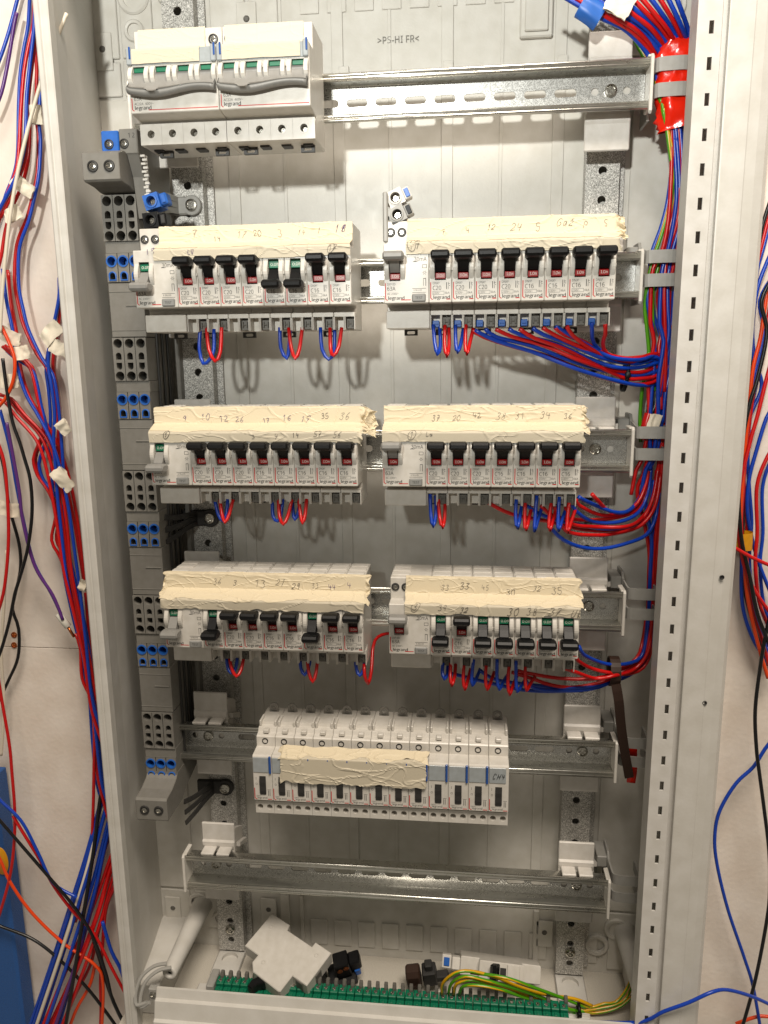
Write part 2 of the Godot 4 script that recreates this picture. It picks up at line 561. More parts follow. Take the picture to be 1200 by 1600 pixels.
	while first + pitch * k > -905.0:
		var cy := first + pitch * k
		cell(st, 423.2, 440.2, cy - pitch / 2, cy + pitch / 2, 60.0, Vector2(433.2, cy), rect2(3.3, 8.6), 1.6, false)
		k -= 1
	upright(st, [Vector2(60, 423.2), Vector2(40, 423.2), Vector2(40, 424.8), Vector2(59.9, 424.8)], -905, 140, 0.0)
	upright(st, [Vector2(60, 440.2), Vector2(59.2, 440.6), Vector2(54.5, 441), Vector2(54.5, 445), Vector2(52, 445), Vector2(52, 440), Vector2(58, 440)], -905, 140, 0.0)
	part(st, "slotted_upright", "cabinet_sheet", c)
	for p in [[469.5, -388.5], [463.5, -498]]:
		st = st_new()
		lathe(st, [Vector2(0, -0.6), Vector2(1.1, -0.5), Vector2(1.7, 0.5), Vector2(2.1, 0)], Vector3(p[0], p[1], 60.2), Vector3(0, 0, 1), 10)
		part(st, "plug", "dark_plastic", c)
	st = st_new()
	box(st, Vector3(-84, FLOOR - 4, BACK), Vector3(468, FLOOR, 60), 0.5)
	part(st, "floor_panel", "floor_panel", c)
	st = st_new()
	box(st, Vector3(-86, 140, BACK), Vector3(474, 155, 50), 0.8)
	part(st, "top_panel", "cabinet", c)
	st = st_new()
	prism(st, [Vector2(56, -823), Vector2(57.5, -820.5), Vector2(60, -820.5), Vector2(62.5, -829), Vector2(66, -830), Vector2(70, -846), Vector2(73, -847.5), Vector2(76, -868), Vector2(76, -905), Vector2(56, -905)], -38, 423, 1.2, 0.6)
	part(st, "front_sill", "cabinet", c)
	# corner blocks and screw pillars
	st = st_new()
	box(st, Vector3(-80, FLOOR, BACK), Vector3(-45, -838, 38), 1.5)
	part(st, "corner_block", "cabinet", c)
	st = st_new()
	box(st, Vector3(437, FLOOR, BACK), Vector3(466, -838, 38), 1.5)
	part(st, "corner_block", "cabinet", c)
	for x in [-31.0, 437.0]:
		st = st_new(true)
		lathe(st, [Vector2(2.6, -4), Vector2(2.8, 0), Vector2(6.6, 0), Vector2(7.4, -1), Vector2(8.0, -20), Vector2(11.5, -104)], Vector3(x, -820, 42), Vector3(0, 0, 1), 22)
		var pl := part(st, "screw_pillar", "cabinet", c)
		st = st_new()
		screw_shape(st, Vector3(x, -820, 38), 2.6, 1.5)
		part(st, "screw", "dark_plastic", pl)
	# bent metal catch at the lower left corner
	st = st_new()
	for q in [0.0, 4.5]:
		tube(st, smooth_path([Vector3(-32 + q, -806 - q, 44), Vector3(-44 + q, -807 - q, 48), Vector3(-55 + q, -815 - q, 54), Vector3(-59 + q, -828 - q, 60), Vector3(-57 + q, -838 - q * 0.5, 64), Vector3(-46 + q * 0.5, -834, 64)], 3.0), 1.9, 8)
	box(st, Vector3(-47, -838, 52), Vector3(-37, -824, 58), 0.8)
	var ct := part(st, "corner_catch", "clip_grey", c)
	st = st_new()
	screw_shape(st, Vector3(-42, -830, 58), 3.4, 1.6)
	part(st, "screw", "screw_metal", ct)
	# foot plates of the two strips
	for x in [4.7, 378.5]:
		st = st_new()
		for seg in [[-47.0, -24.0]]:
			pass
		var turn := Transform3D(Basis(Vector3(1, 0, 0), -PI / 2), Vector3(x, FLOOR + 5, 0))
		cell(st, -15, 15, 14, 60, 0, Vector2(0, 38), ring2(9, 16), 4.0, true, turn)
		box(st, Vector3(x - 15, FLOOR, -14), Vector3(x + 15, FLOOR + 5, 6), 0.8)
		box(st, Vector3(x - 15.2, FLOOR, -60), Vector3(x - 14.4, FLOOR + 5, -14), 0.3)
		box(st, Vector3(x + 14.4, FLOOR, -60), Vector3(x + 15.2, FLOOR + 5, -14), 0.3)
		box(st, Vector3(x - 6, FLOOR + 4, -12), Vector3(x + 15, FLOOR + 6.5, 2), 0.8)
		box(st, Vector3(x - 22, FLOOR, 0), Vector3(x - 8, FLOOR + 7, 14), 1.2)
		part(st, "foot_plate", "cabinet", c)

func done_text(st: SurfaceTool, m: String) -> ArrayMesh:
	var a := st.commit()
	a.surface_set_material(0, M[m])
	return a

# ---------------------------------------------------------------- strips, rails, supports
func build_strips() -> void:
	for s in 2:
		var x: float = 4.7 if s == 0 else 378.3
		var t := thing("mounting_strip", "%s galvanised vertical mounting strip with round holes behind the rails" % ["left", "right"][s], "mounting strip", "galvanised strips behind the rails")
		var st := st_new()
		var yy := 150.0
		var j := 0
		while yy > FLOOR + 12:
			cell(st, x - 14.5, x + 14.5, yy - 24.2, yy, -47, Vector2(x, yy - 10.4), ring2(3.7, 14), 1.6, false)
			yy -= 24.2
			j += 1
		box(st, Vector3(x - 14.5, yy, BACK + 1), Vector3(x - 12.7, 150, -47.1), 0.3)
		box(st, Vector3(x + 12.7, yy, BACK + 1), Vector3(x + 14.5, 150, -47.1), 0.3)
		box(st, Vector3(x + 14.4, yy, BACK + 1), Vector3(x + 21, 150, BACK + 3.2), 0.3)
		part(st, "channel", "galvanised", t)
		st = st_new()
		screw_shape(st, Vector3(x, -838, -47), 5.6, 3.6)
		part(st, "screw", "screw_metal", t)

const ORD := ["first", "second", "third", "fourth", "fifth", "sixth", "seventh", "eighth", "ninth", "tenth", "eleventh", "twelfth", "thirteenth"]
const RAILNAME := ["topmost", "second", "third", "fourth", "fifth", "lowest"]

func rail_mesh() -> ArrayMesh:
	var st := st_new()
	var xs := [-22.0]
	var holes := {}
	var x0 := -22.0
	var list := [[-9.5, "o"], [4.6, "n"], [18.0, "o"]]
	var sx := 168.0 - 24.7 * 5
	while sx < 358:
		list.append([sx, "s"])
		sx += 24.7
	list.append([364.5, "o"])
	list.append([377.0, "n"])
	list.append([390.0, "o"])
	for i in list.size():
		var x1: float = 404.0 if i == list.size() - 1 else (list[i][0] + list[i + 1][0]) / 2.0
		for side in [1.0, -1.0]:
			var z: float = -15.0 if side > 0 else -16.2
			if list[i][1] == "n":
				face(st, [Vector3(x0, -13, z), Vector3(x1, -13, z), Vector3(x1, 13, z), Vector3(x0, 13, z)], Vector3(0, 0, side))
			else:
				cell(st, x0, x1, -13, 13, z, Vector2(list[i][0], 0), slot2(18, 6.4) if list[i][1] == "s" else ring2(3.1), 1.2 if side > 0 else 0.0, false, Transform3D.IDENTITY, side)
		x0 = x1
	var web := done(st, "zinc")
	st = st_new(true)
	for s in [1.0, -1.0]:
		var o := []
		for p in [[-16.2, 12.6], [-16.2, 13.0], [-16.0, 14.0], [-15.2, 14.4], [-14.6, 14.4], [-4.0, 14.4], [-3.2, 14.5], [-2.4, 14.9], [-2.0, 15.6], [-2.0, 16.4], [-2.0, 17.2], [-1.8, 18.2], [-1.0, 18.9], [0.2, 18.9], [1.0, 18.2], [1.2, 17.2], [0.9, 16.3], [0.5, 15.8], [0.5, 15.3], [1.0, 14.6], [1.0, 13.6], [0.4, 12.8], [-0.8, 12.4], [-2.2, 12.6], [-3.4, 12.9], [-4.0, 13.0], [-14.0, 13.0], [-14.6, 12.95], [-15.0, 12.6]]:
			o.append(Vector2(p[0], p[1] * s))
		prism(st, o, -22, 404, 0.0, 0.0)
	st.generate_normals()
	st.commit(web)
	web.surface_set_material(1, M["zinc_lip"])
	return web

func build_rails() -> void:
	var rm := rail_mesh()
	for r in 6:
		var y := -ROW * r
		var t := thing("mounting_rail", "%s horizontal slotted steel mounting rail%s" % [RAILNAME[r], ["", "", "", "", " carrying the thirteen white switch modules", " without any devices on it"][r]] if r > 3 else "%s horizontal slotted steel mounting rail across the cabinet" % RAILNAME[r], "rail", "steel mounting rails", Vector3(0, y, 0))
		put(rm, "rail", t)
		for x in [4.6, 377.0]:
			var st := st_new()
			screw_shape(st, Vector3(x, 0, -15), 5.2, 3.2)
			part(st, "screw", "screw_metal", t)
		# end caps
		for e in 2:
			var st := st_new()
			var x: float = -24.0 if e == 0 else 405.5
			prism(st, [Vector2(-16, 21), Vector2(2, 21), Vector2(4.5, 18.5), Vector2(4.5, -21), Vector2(2.5, -23), Vector2(0.5, -19), Vector2(-16, -19)], x - 1.3, x + 1.3, 0.5, 0.5)
			var q: float = x + (3.0 if e == 0 else -3.0)
			box(st, Vector3(min(x, q), 19, -16), Vector3(max(x, q), 20.8, 1.5), 0.4)
			part(st, "end_cap", "white_clip", t)
		# supports on both strips
		for e in 2:
			var sx: float = 7.5 if e == 0 else 376.0
			var u := thing("rail_support", "light grey plastic rail support at the %s end of the %s rail" % [["left", "right"][e], RAILNAME[r]], "rail support", "plastic rail supports", Vector3(sx, y, 0))
			var st := st_new()
			prism(st, [Vector2(-19.5, 16.5), Vector2(-16.5, 16.5), Vector2(-15.2, 21), Vector2(-15.2, 25), Vector2(-17.0, 27), Vector2(-17.2, 45), Vector2(-17.9, 45.8), Vector2(-19.5, 45.8)], -17.5, 17.5, 0.8, 0.8)
			prism(st, [Vector2(-19.5, -16.5), Vector2(-16.5, -16.5), Vector2(-16.0, -22), Vector2(-17.0, -24), Vector2(-17.2, -44), Vector2(-17.9, -44.8), Vector2(-19.5, -44.8)], -18.5, 18.5, 0.8, 0.8)
			box(st, Vector3(-17.4, -16.6, -19.5), Vector3(17.4, 16.6, -16.8), 0.3)
			part(st, "plate", "support", u)
			st = st_new()
			for k in [-1, 1]:
				box(st, Vector3(k * 8.2 - 6.8, 17.5, -17), Vector3(k * 8.2 + 6.8, 20.2, -3), 0.6)
			part(st, "tongue", "support", u)
			st = st_new()
			box(st, Vector3(-13, -13, -46.8), Vector3(13, 13, -19.6), 0.8)
			prism(st, [Vector2(-46, 26), Vector2(-24, 38), Vector2(-19.6, 38), Vector2(-19.6, 10), Vector2(-46, 10)], 13.2, 17, 0.5, 0.5)
			prism(st, [Vector2(-46, 12), Vector2(-22, 22), Vector2(-22, 17), Vector2(-46, 6)], 17.2, 21.5, 0.5, 0.5)
			part(st, "stand_off", "support", u)
		# cable holder at the right end
		var h := thing("cable_holder", "grey plastic two-band cable holder at the right end of the %s rail" % RAILNAME[r], "cable holder", "grey cable holders", Vector3(0, y, 0))
		var st2 := st_new()
		prism(st2, [Vector2(-50, 30), Vector2(-30, 30), Vector2(-22, 20), Vector2(-22, -22), Vector2(-50, -22)], 408, 410.5, 0.4, 0.4)
		box(st2, Vector3(398, 14, -52), Vector3(408, 26, -26), 0.8)
		part(st2, "base", "clip_grey", h)
		for yy in [15.5, -3.5]:
			st2 = st_new()
			band(st2, smooth_path([Vector3(409.2, yy + 4, -44), Vector3(409.2, yy + 3, -22), Vector3(410.5, yy, -10), Vector3(413, yy, -6.5), Vector3(418, yy, -5.5), Vector3(431, yy, -4.5), Vector3(434.5, yy, -6), Vector3(435.5, yy, -10), Vector3(435.5, yy, -30)], 4.0), Vector3(0, 1, 0), 10.5, 1.6)
			part(st2, "band", "clip_grey", h)

# ---------------------------------------------------------------- masking tape with handwriting
const STROKES := {
	"0": [[0.5, 1, 0.15, 0.8, 0.05, 0.4, 0.3, 0, 0.7, 0.1, 0.9, 0.5, 0.75, 0.9, 0.45, 1]], "1": [[0.2, 0.7, 0.5, 1, 0.45, 0]],
	"2": [[0.1, 0.75, 0.4, 1, 0.8, 0.8, 0.6, 0.4, 0.05, 0.05, 0.95, 0.1]], "3": [[0.1, 0.9, 0.6, 1, 0.8, 0.75, 0.4, 0.55, 0.85, 0.35, 0.6, 0, 0.05, 0.1]],
	"4": [[0.2, 1, 0.1, 0.5, 0.9, 0.5], [0.7, 0.8, 0.65, 0]], "5": [[0.85, 1, 0.25, 0.95, 0.2, 0.55, 0.7, 0.55, 0.8, 0.2, 0.4, 0, 0.05, 0.1]],
	"6": [[0.75, 1, 0.25, 0.6, 0.15, 0.2, 0.5, 0, 0.8, 0.2, 0.6, 0.45, 0.2, 0.3]], "7": [[0.1, 0.95, 0.85, 1, 0.5, 0.45, 0.3, 0], [0.25, 0.5, 0.75, 0.55]],
	"8": [[0.75, 0.9, 0.35, 1, 0.25, 0.7, 0.7, 0.4, 0.65, 0.05, 0.2, 0.1, 0.3, 0.45, 0.75, 0.75, 0.75, 0.9]], "9": [[0.8, 0.85, 0.4, 1, 0.15, 0.7, 0.5, 0.5, 0.8, 0.85, 0.7, 0]],
	"P": [[0.2, 0, 0.25, 1, 0.8, 0.9, 0.75, 0.5, 0.25, 0.5]], "S": [[0.85, 0.9, 0.4, 1, 0.2, 0.7, 0.75, 0.4, 0.6, 0, 0.1, 0.1]],
	"G": [[0.9, 0.85, 0.4, 1, 0.1, 0.5, 0.4, 0, 0.85, 0.2, 0.8, 0.5, 0.5, 0.45]], "a": [[0.8, 0.55, 0.3, 0.6, 0.15, 0.2, 0.5, 0, 0.8, 0.5, 0.85, 0]],
	"z": [[0.15, 0.6, 0.8, 0.6, 0.2, 0.05, 0.9, 0.05], [0.3, 0.9, 0.5, 0.75, 0.7, 0.9]], "L": [[0.25, 1, 0.2, 0.05, 0.8, 0.1]], "V": [[0.1, 1, 0.45, 0, 0.9, 1]],
	"C": [[0.85, 0.85, 0.45, 1, 0.15, 0.5, 0.45, 0, 0.9, 0.15]], "H": [[0.15, 1, 0.15, 0], [0.85, 1, 0.85, 0], [0.15, 0.5, 0.85, 0.5]],
	"U": [[0.15, 1, 0.2, 0.2, 0.5, 0, 0.8, 0.3, 0.85, 1]], "k": [[0.2, 1, 0.2, 0], [0.8, 0.6, 0.25, 0.3, 0.85, 0]],
	"(": [[0.9, 1.2, 0.2, 1.25, -0.3, 0.6, 0.1, -0.15, 0.9, -0.25, 1.4, 0.3, 1.35, 0.9, 0.8, 1.25]], "?": [[0.1, 0.4, 0.3, 0.8, 0.5, 0.3, 0.8, 0.7]], "#": [[0.1, 0.9, 0.9, 0.2, 0.2, 0.2, 0.8, 0.95, 0.1, 0.55, 0.9, 0.5, 0.4, 1, 0.5, 0]]}

func cross_at(cr: Array, s: float) -> Array:      # polyline of Vector2(y, z): point and outward normal at length s
	var left := s
	for i in cr.size() - 1:
		var d: Vector2 = cr[i + 1] - cr[i]
		var l := d.length()
		if left <= l or i == cr.size() - 2:
			var n := Vector2(d.y, -d.x).normalized()
			return [cr[i] + d * (left / l), -n if n.y < -0.5 else n]
		left -= l
	return []

func cross_len(cr: Array) -> float:
	var l := 0.0
	for i in cr.size() - 1:
		l += (cr[i + 1] as Vector2).distance_to(cr[i])
	return l

func tape_point(t: Dictionary, x: float, s: float) -> Vector3:
	var e := cross_at(t.cross, clampf(s, 0.0, t.len))
	var p: Vector2 = e[0]
	var n: Vector2 = e[1]
	var sd: float = t.seed * 91.7
	var a := crease.get_noise_2d((x + sd) * 0.45, s * 2.0 + sd + sin(x * 0.05 + sd) * 6.0)
	var w: float = maxf(0.0, 1.0 - absf(a) * 20.0) * 0.45 * t.amp
	w += maxf(0.0, 1.0 - absf(crease.get_noise_2d((x - sd) * 0.7 + s * 0.7, s * 1.2 - x * 0.3)) * 18.0) * 0.38 * t.amp
	w += maxf(0.0, 1.0 - absf(crease.get_noise_2d(x * 0.5 - s * 1.2 + sd, s * 0.7 + x * 0.4 + 60.0)) * 22.0) * 0.35 * t.amp
	w += absf(fine.get_noise_2d(x * 3.0 + sd, s * 5.0)) * 0.04
	var out := 0.0
	if x < t.x0:
		out = t.x0 - x
	elif x > t.x1:
		out = x - t.x1
	var jag := 1.0 + out * 0.25
	w += t.get("lift", 0.0)
	var y := p.x + n.x * w
	var z := p.y + n.y * w + 0.35
	if out > 0.0:
		z += -out * 0.55 + absf(crease.get_noise_2d(x * 4.0 + sd, s * 4.4 + x * 2.0)) * 7.0 * min(1.0, out / 4.0)
		y += crease.get_noise_2d(x * 3.0 - sd, s * 2.4 + 40.0) * 3.0 * min(1.0, out / 4.0) - out * 0.4
		x += fine.get_noise_2d(s * 3.0 + sd, x * 2.0) * 3.0 * min(1.0, out / 3.0)
	return Vector3(x, y, z)

func tape_sheet(t: Dictionary, s0: float, s1: float, step := 1.0) -> SurfaceTool:
	var st := st_new(false)
	var rows: int = max(6, int((s1 - s0) / 0.9))
	var xa: float = t.x0 - t.left
	var xb: float = t.x1 + t.right
	var cols := int((xb - xa) / step)
	var grid := []
	for i in rows + 1:
		var s := lerpf(s0, s1, float(i) / rows)
		var la: float = xa + (fine.get_noise_2d(s * 3.0, t.seed * 33.0) * 0.5 + 0.2) * (1.2 + t.left * 0.5)
		var lb: float = xb - (fine.get_noise_2d(s * 3.0, t.seed * 57.0) * 0.5 + 0.2) * (1.2 + t.right * 0.5)
		var row := []
		for j in cols + 1:
			var x := lerpf(la, lb, float(j) / cols)
			var f := float(i) / rows
			var sj: float = s + fine.get_noise_2d(x * 0.9, t.seed * 11.0 + s1) * t.wavy * f * f - fine.get_noise_2d(x * 0.8, t.seed * 19.0 + s0) * t.wavy * 0.35 * (1.0 - f)
			row.append(tape_point(t, x, sj))
		grid.append(row)
	for i in rows:
		for j in cols:
			face(st, [grid[i][j], grid[i][j + 1], grid[i + 1][j + 1], grid[i + 1][j]], Vector3(0, 0.3, 1))
	return st

func scribble(st: SurfaceTool, t: Dictionary, word: String, x: float, s: float, h: float) -> void:
	h *= rng.randf_range(0.8, 1.25)
	s += rng.randf_range(-1.2, 1.2)
	var slant := rng.randf_range(-0.1, 0.4)
	var weight := rng.randf_range(0.14, 0.24)
	for ch in word:
		if STROKES.has(ch):
			for line in STROKES[ch]:
				var path := []
				for i in range(0, line.size(), 2):
					var px: float = x + line[i] * h * 0.62 + line[i + 1] * h * slant + rng.randf_range(-0.35, 0.35)
					var ps: float = s - line[i + 1] * h + rng.randf_range(-0.35, 0.35)
					path.append(tape_point(t, px, ps) + Vector3(0, 0, 0.12))
				tube(st, smooth_path(path, 1.2), weight, 5)
		if ch != "(":
			x += h * 0.78

func tape_thing(label: String, x0: float, x1: float, y: float, cross: Array, split: float, left: float, right: float, amp: float, wavy: float, seed_: float, words: Array, group := "masking tape strips over breaker rows") -> void:
	var o := thing("masking_tape", label, "tape", group, Vector3(0, y, 0))
	var t := {"x0": x0, "x1": x1, "cross": cross, "len": cross_len(cross), "left": left, "right": right, "amp": amp, "seed": seed_, "wavy": wavy}
	part(tape_sheet(t, 0.0, split), "upper_strip", "tape", o)
	if split < t.len - 1.0:
		var t2 := t.duplicate()
		t2.left = left * 0.4
		t2.right = right * 0.3
		t2.lift = -0.22
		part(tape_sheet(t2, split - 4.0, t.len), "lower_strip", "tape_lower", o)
	var by_ink := {}
	for w in words:
		if not by_ink.has(w[4]):
			by_ink[w[4]] = st_new(true)
		scribble(by_ink[w[4]], t, w[0], w[1], w[2], w[3] * 0.85)
	for ink in by_ink:
		part(by_ink[ink], "handwriting", ink, o)

# ---------------------------------------------------------------- breakers
var B := {}

func mcb_outline(window: bool) -> Array:
	var o := [Vector2(0.6, 41.5), Vector2(43.4, 41.5), Vector2(44, 40.9), Vector2(44, 22.5), Vector2(59.4, 22.5), Vector2(60, 21.9)]
	if window:
		o += [Vector2(60, 13.5), Vector2(50, 12.5), Vector2(50, -4.5), Vector2(60, -5.5)]
	o += [Vector2(60, -21.9), Vector2(59.4, -22.5), Vector2(36, -22.5), Vector2(34, -24), Vector2(34, -27.5), Vector2(41.6, -27.5), Vector2(42, -27.9), Vector2(42, -31), Vector2(31, -31), Vector2(31, -41.5), Vector2(0.6, -41.5)]
	return o

func arc_outline(y0: float, y1: float, z: float, bulge: float) -> Array:
	var o := [Vector2(z - 1, y0), Vector2(z, y0)]
	for i in range(1, 8):
		var t := i / 8.0
		o.append(Vector2(z + bulge * sin(PI * t), lerpf(y0, y1, t)))
	o += [Vector2(z, y1), Vector2(z - 1, y1)]
	return o

func lever_bar(on: bool) -> Array:
	var o := []
	for p in [[62, 10.0], [66, 8.8], [71, 8.6], [74.2, 9.4], [75.8, 11.2], [75.6, 13.6], [74, 15.4], [70.5, 16.0], [66, 15.6], [62, 14.2]]:
		o.append(Vector2(p[0], p[1] if on else 5.6 - p[1]))
	return o

func lever_stem(on: bool) -> Array:
	var o := []
	for p in [[51, 1.0], [58.5, 1.0], [62, 4.5], [66, 9], [66, 14], [58, 11.6], [51, 11.6]]:
		o.append(Vector2(p[0], p[1] if on else 6.6 - p[1]))
	return o

func mark_line(st: SurfaceTool, x: float, y0: float, y1: float, xe: float, z := 60.0) -> void:
	box(st, Vector3(x, y0 + 1.2, z - 0.3), Vector3(x + 0.75, y1, z + 0.07), 0.02)
	face(st, [Vector3(x, y0 + 1.2, z + 0.07), Vector3(x + 0.75, y0 + 1.4, z + 0.07), Vector3(x + 1.6, y0 + 0.65, z + 0.07), Vector3(x + 1.4, y0, z + 0.07)], Vector3(0, 0, 1))
	box(st, Vector3(x + 1.4, y0, z - 0.3), Vector3(xe, y0 + 0.65, z + 0.07), 0.02)

func text_st() -> SurfaceTool:
	var s := SurfaceTool.new()
	s.begin(Mesh.PRIMITIVE_TRIANGLES)
	return s

func terminals(st: SurfaceTool, ins: SurfaceTool, x0: float, n: int) -> void:
	var w := 8.9
	for i in n:
		var a := x0 + i * w
		box(st, Vector3(a + 0.1, -41.5, 31), Vector3(a + 0.9, -31, 42), 0.2)
		box(st, Vector3(a + w - 0.9, -41.5, 31), Vector3(a + w - 0.1, -31, 42), 0.2)
		if i % 2 == 1:
			box(ins, Vector3(a + 1.2, -40.8, 30), Vector3(a + w - 1.2, -32.6, 38.6), 0.4)
			box(ins, Vector3(a + 2.2, -38.6, 38), Vector3(a + 3.2, -34.0, 40.4), 0.2)
			box(ins, Vector3(a + w - 3.2, -38.6, 38), Vector3(a + w - 2.2, -34.0, 40.4), 0.2)
			box(ins, Vector3(a + 3.2, -36.8, 38), Vector3(a + w - 3.2, -35.9, 40.0), 0.2)

func prepare_breakers() -> void:
	var hw := PITCH / 2 - 0.12
	var st := st_new()
	prism(st, mcb_outline(false), -hw, -4.3, 0.55, 0.0)
	prism(st, mcb_outline(true), -4.3, 4.3, 0.0, 0.0)
	prism(st, mcb_outline(false), 4.3, hw, 0.0, 0.55)
	for s in [-1, 1]:
		var a: float = 4.4 if s > 0 else -8.1
		prism(st, arc_outline(-4.6, 12.2, 60, 3.2), a, a + 3.7, 0.5, 0.5)
		box(st, Vector3(s * 8.3 - 0.45, 1.5, 59), Vector3(s * 8.3 + 0.45, 4.0, 60.9), 0.2)
	# small steps on the top, visible from above
	for k in 3:
		box(st, Vector3(-hw + 1.0, 41.3, 6 + k * 12.5), Vector3(hw - 1.0, 42.4, 13 + k * 12.5), 0.5)
	var ins := st_new()
	terminals(st, ins, -8.9, 2)
	B.body = done(st, "plastic")
	B.insert = done(ins, "insert")
	st = st_new()
	box(st, Vector3(-7.2, -40.6, 30), Vector3(-1.6, -35.2, 36.5), 0.5)
	box(st, Vector3(-6.0, -38.6, 36), Vector3(-2.8, -37.6, 37.4), 0.2)
	B.blue_screw = done(st, "blue_plastic")
	for on in [true, false]:
		st = st_new()
		prism(st, lever_bar(on), -7.1, 7.1, 1.3, 1.3)
		prism(st, lever_stem(on), -3.9, 3.9, 0.3, 0.3)
		B["lever_%s" % on] = done(st, "black")
		st = st_new()
		prism(st, lever_bar(on), -8.2, 7.6, 1.3, 1.3)
		prism(st, lever_stem(on), -3.9, 3.9, 0.3, 0.3)
		B["grey_lever_%s" % on] = done(st, "lever_grey")
		st = st_new()
		if on: box(st, Vector3(-4.0, -4.4, 50.5), Vector3(4.0, 0.2, 58.6), 0.5)
		else: box(st, Vector3(-4.0, 6.4, 50.5), Vector3(4.0, 12.0, 58.6), 0.5)
		B["flag_%s" % on] = done(st, "red_flag" if on else "green_flag")
		var tx := text_st()
		letter(tx, "I.On" if on else "O.Off", Vector3(-2.2 if on else -2.6, -3.0 if on else 8.2, 58.6), 2.1, 0.95)
		B["flag_text_%s" % on] = done_text(tx, "white_ink")
	for cap in ["C20", "C16"]:
		var tx := text_st()
		letter(tx, "DNX³", Vector3(-5.9, -8.6, 60), 1.7)
		letter(tx, cap, Vector3(-5.9, -13.0, 60), 3.2, 0.92)
		letter(tx, "230V~", Vector3(-5.5, -16.0, 60), 1.5)
		letter(tx, "6kA", Vector3(3.6, -16.0, 60), 1.6)
		letter(tx, "legrand", Vector3(-5.4, -20.6, 60), 2.5, 1.12)
		letter(tx, "legrand", Vector3(-5.2, -20.55, 60.01), 2.5, 1.12)
		B["print_%s" % cap] = done_text(tx, "ink")
	st = st_new()
	for r in [[-6.0, 3.0, -16.5, -16.3], [-6.0, 3.0, -14.0, -13.8], [-6.0, -5.8, -16.5, -13.8], [2.8, 3.0, -16.5, -13.8], [4.6, 5.1, -12.4, -7.2], [6.0, 6.3, -9.4, -7.2], [6.0, 6.3, -12.4, -10.2], [6.3, 7.4, -9.8, -9.5], [6.3, 7.4, -8.3, -8.0]]:
		box(st, Vector3(r[0], r[2], 59.7), Vector3(r[1], r[3], 60.06), 0.01)
	B.symbol = done(st, "ink")
	st = st_new()
	mark_line(st, -7.9, -20.3, -7.0, -5.8)
	box(st, Vector3(4.8, -20.3, 59.7), Vector3(7.9, -19.65, 60.07), 0.02)
	B.mark = done(st, "red_mark")
	st = st_new()
	var sl := slot2(7.0, 2.6)
	cell(st, -5.6, 5.6, -46.4, -41.2, 12, Vector2(0, -44.0), sl, 3.0, false)
	sides(st, -5.6, 5.6, -46.4, -41.2, 9, 12)
	B.clip = done(st, "dark_plastic")
	# two-module residual current device
	st = st_new()
	var low := [Vector2(0.6, 41.5), Vector2(43.4, 41.5), Vector2(44, 40.9), Vector2(44, 22.5), Vector2(59.4, 22.5), Vector2(60, 21.9)]
	var low2 := [Vector2(60, -21.9), Vector2(59.4, -22.5), Vector2(36, -22.5), Vector2(34, -24), Vector2(34, -27.5), Vector2(43.4, -27.5), Vector2(44, -28.1), Vector2(44, -40.9), Vector2(43.4, -41.5), Vector2(0.6, -41.5)]
	var win := [Vector2(60, 13.5), Vector2(50, 12.5), Vector2(50, -4.5), Vector2(60, -5.5)]
	# x runs over the module: -8.9 .. 26.7, the lever in the first module
	prism(st, low + low2, -hw, -4.3, 0.55, 0.0)
	prism(st, low + win + low2, -4.3, 4.3, 0.0, 0.0)
	prism(st, low + low2, 4.3, PITCH * 1.5 - 0.12, 0.0, 0.55)
	for s in [-1, 1]:
		var a: float = 4.4 if s > 0 else -8.1
		prism(st, arc_outline(-4.6, 12.2, 60, 3.2), a, a + 3.7, 0.5, 0.5)
	for k in 3:
		box(st, Vector3(-hw + 1.0, 41.3, 6 + k * 12.5), Vector3(hw - 1.0, 42.4, 13 + k * 12.5), 0.5)
	B.rcd_body = done(st, "plastic")
	st = st_new()
	box(st, Vector3(13.4, -21.6, 58), Vector3(24.2, -15.4, 61.6), 0.8)
	B.rcd_button = done(st, "button_grey")
	var tx := text_st()
	letter(tx, "30mA", Vector3(15.2, 9.0, 60), 3.0, 0.9)
	letter(tx, "DX³-ID", Vector3(-6.2, -8.8, 60), 1.7)
	letter(tx, "63A", Vector3(-6.2, -12.8, 60), 3.0, 0.95)
	letter(tx, "AC 230V~", Vector3(-6.2, -16.0, 60), 1.6)
	letter(tx, "legrand", Vector3(-5.4, -20.6, 60), 2.5, 1.12)
	letter(tx, "legrand", Vector3(-5.2, -20.55, 60.01), 2.5, 1.12)
	letter(tx, "TEST", Vector3(16.0, -19.6, 61.6), 2.0)
	letter(tx, "6 Month", Vector3(14.6, -13.4, 60), 1.3)
	B.rcd_print = done_text(tx, "ink")
	st = st_new()
	for r in [[14.2, 17.6, 8.6, 9.0], [13.6, 24.4, -14.6, -14.3], [13.6, 24.4, -11.6, -11.3], [21.4, 25.0, 3.8, 4.1], [21.4, 25.0, 6.2, 6.5], [21.4, 21.7, 3.8, 6.5], [24.7, 25.0, 3.8, 6.5], [22.2, 22.5, -9.6, -3.8], [24.0, 24.4, -9.6, -3.8], [22.5, 24.0, -4.2, -3.8]]:
		box(st, Vector3(r[0], r[2], 59.7), Vector3(r[1], r[3], 60.06), 0.01)
	for a in 6:
		var b := Transform3D(Basis(Vector3(0, 0, 1), a * PI / 3), Vector3(23.2, 0.3, 60))
		box(st, Vector3(0.5, -0.15, -0.2), Vector3(1.6, 0.15, 0.06), 0.01, b)
	B.rcd_symbol = done(st, "ink")
	st = st_new()
	mark_line(st, -7.9, -20.3, -7.0, -5.8)
	box(st, Vector3(4.8, -20.3, 59.7), Vector3(12.4, -19.65, 60.07), 0.02)
	B.rcd_mark = done(st, "red_mark")
	# top screws of the residual current device, in a collar
	st = st_new()
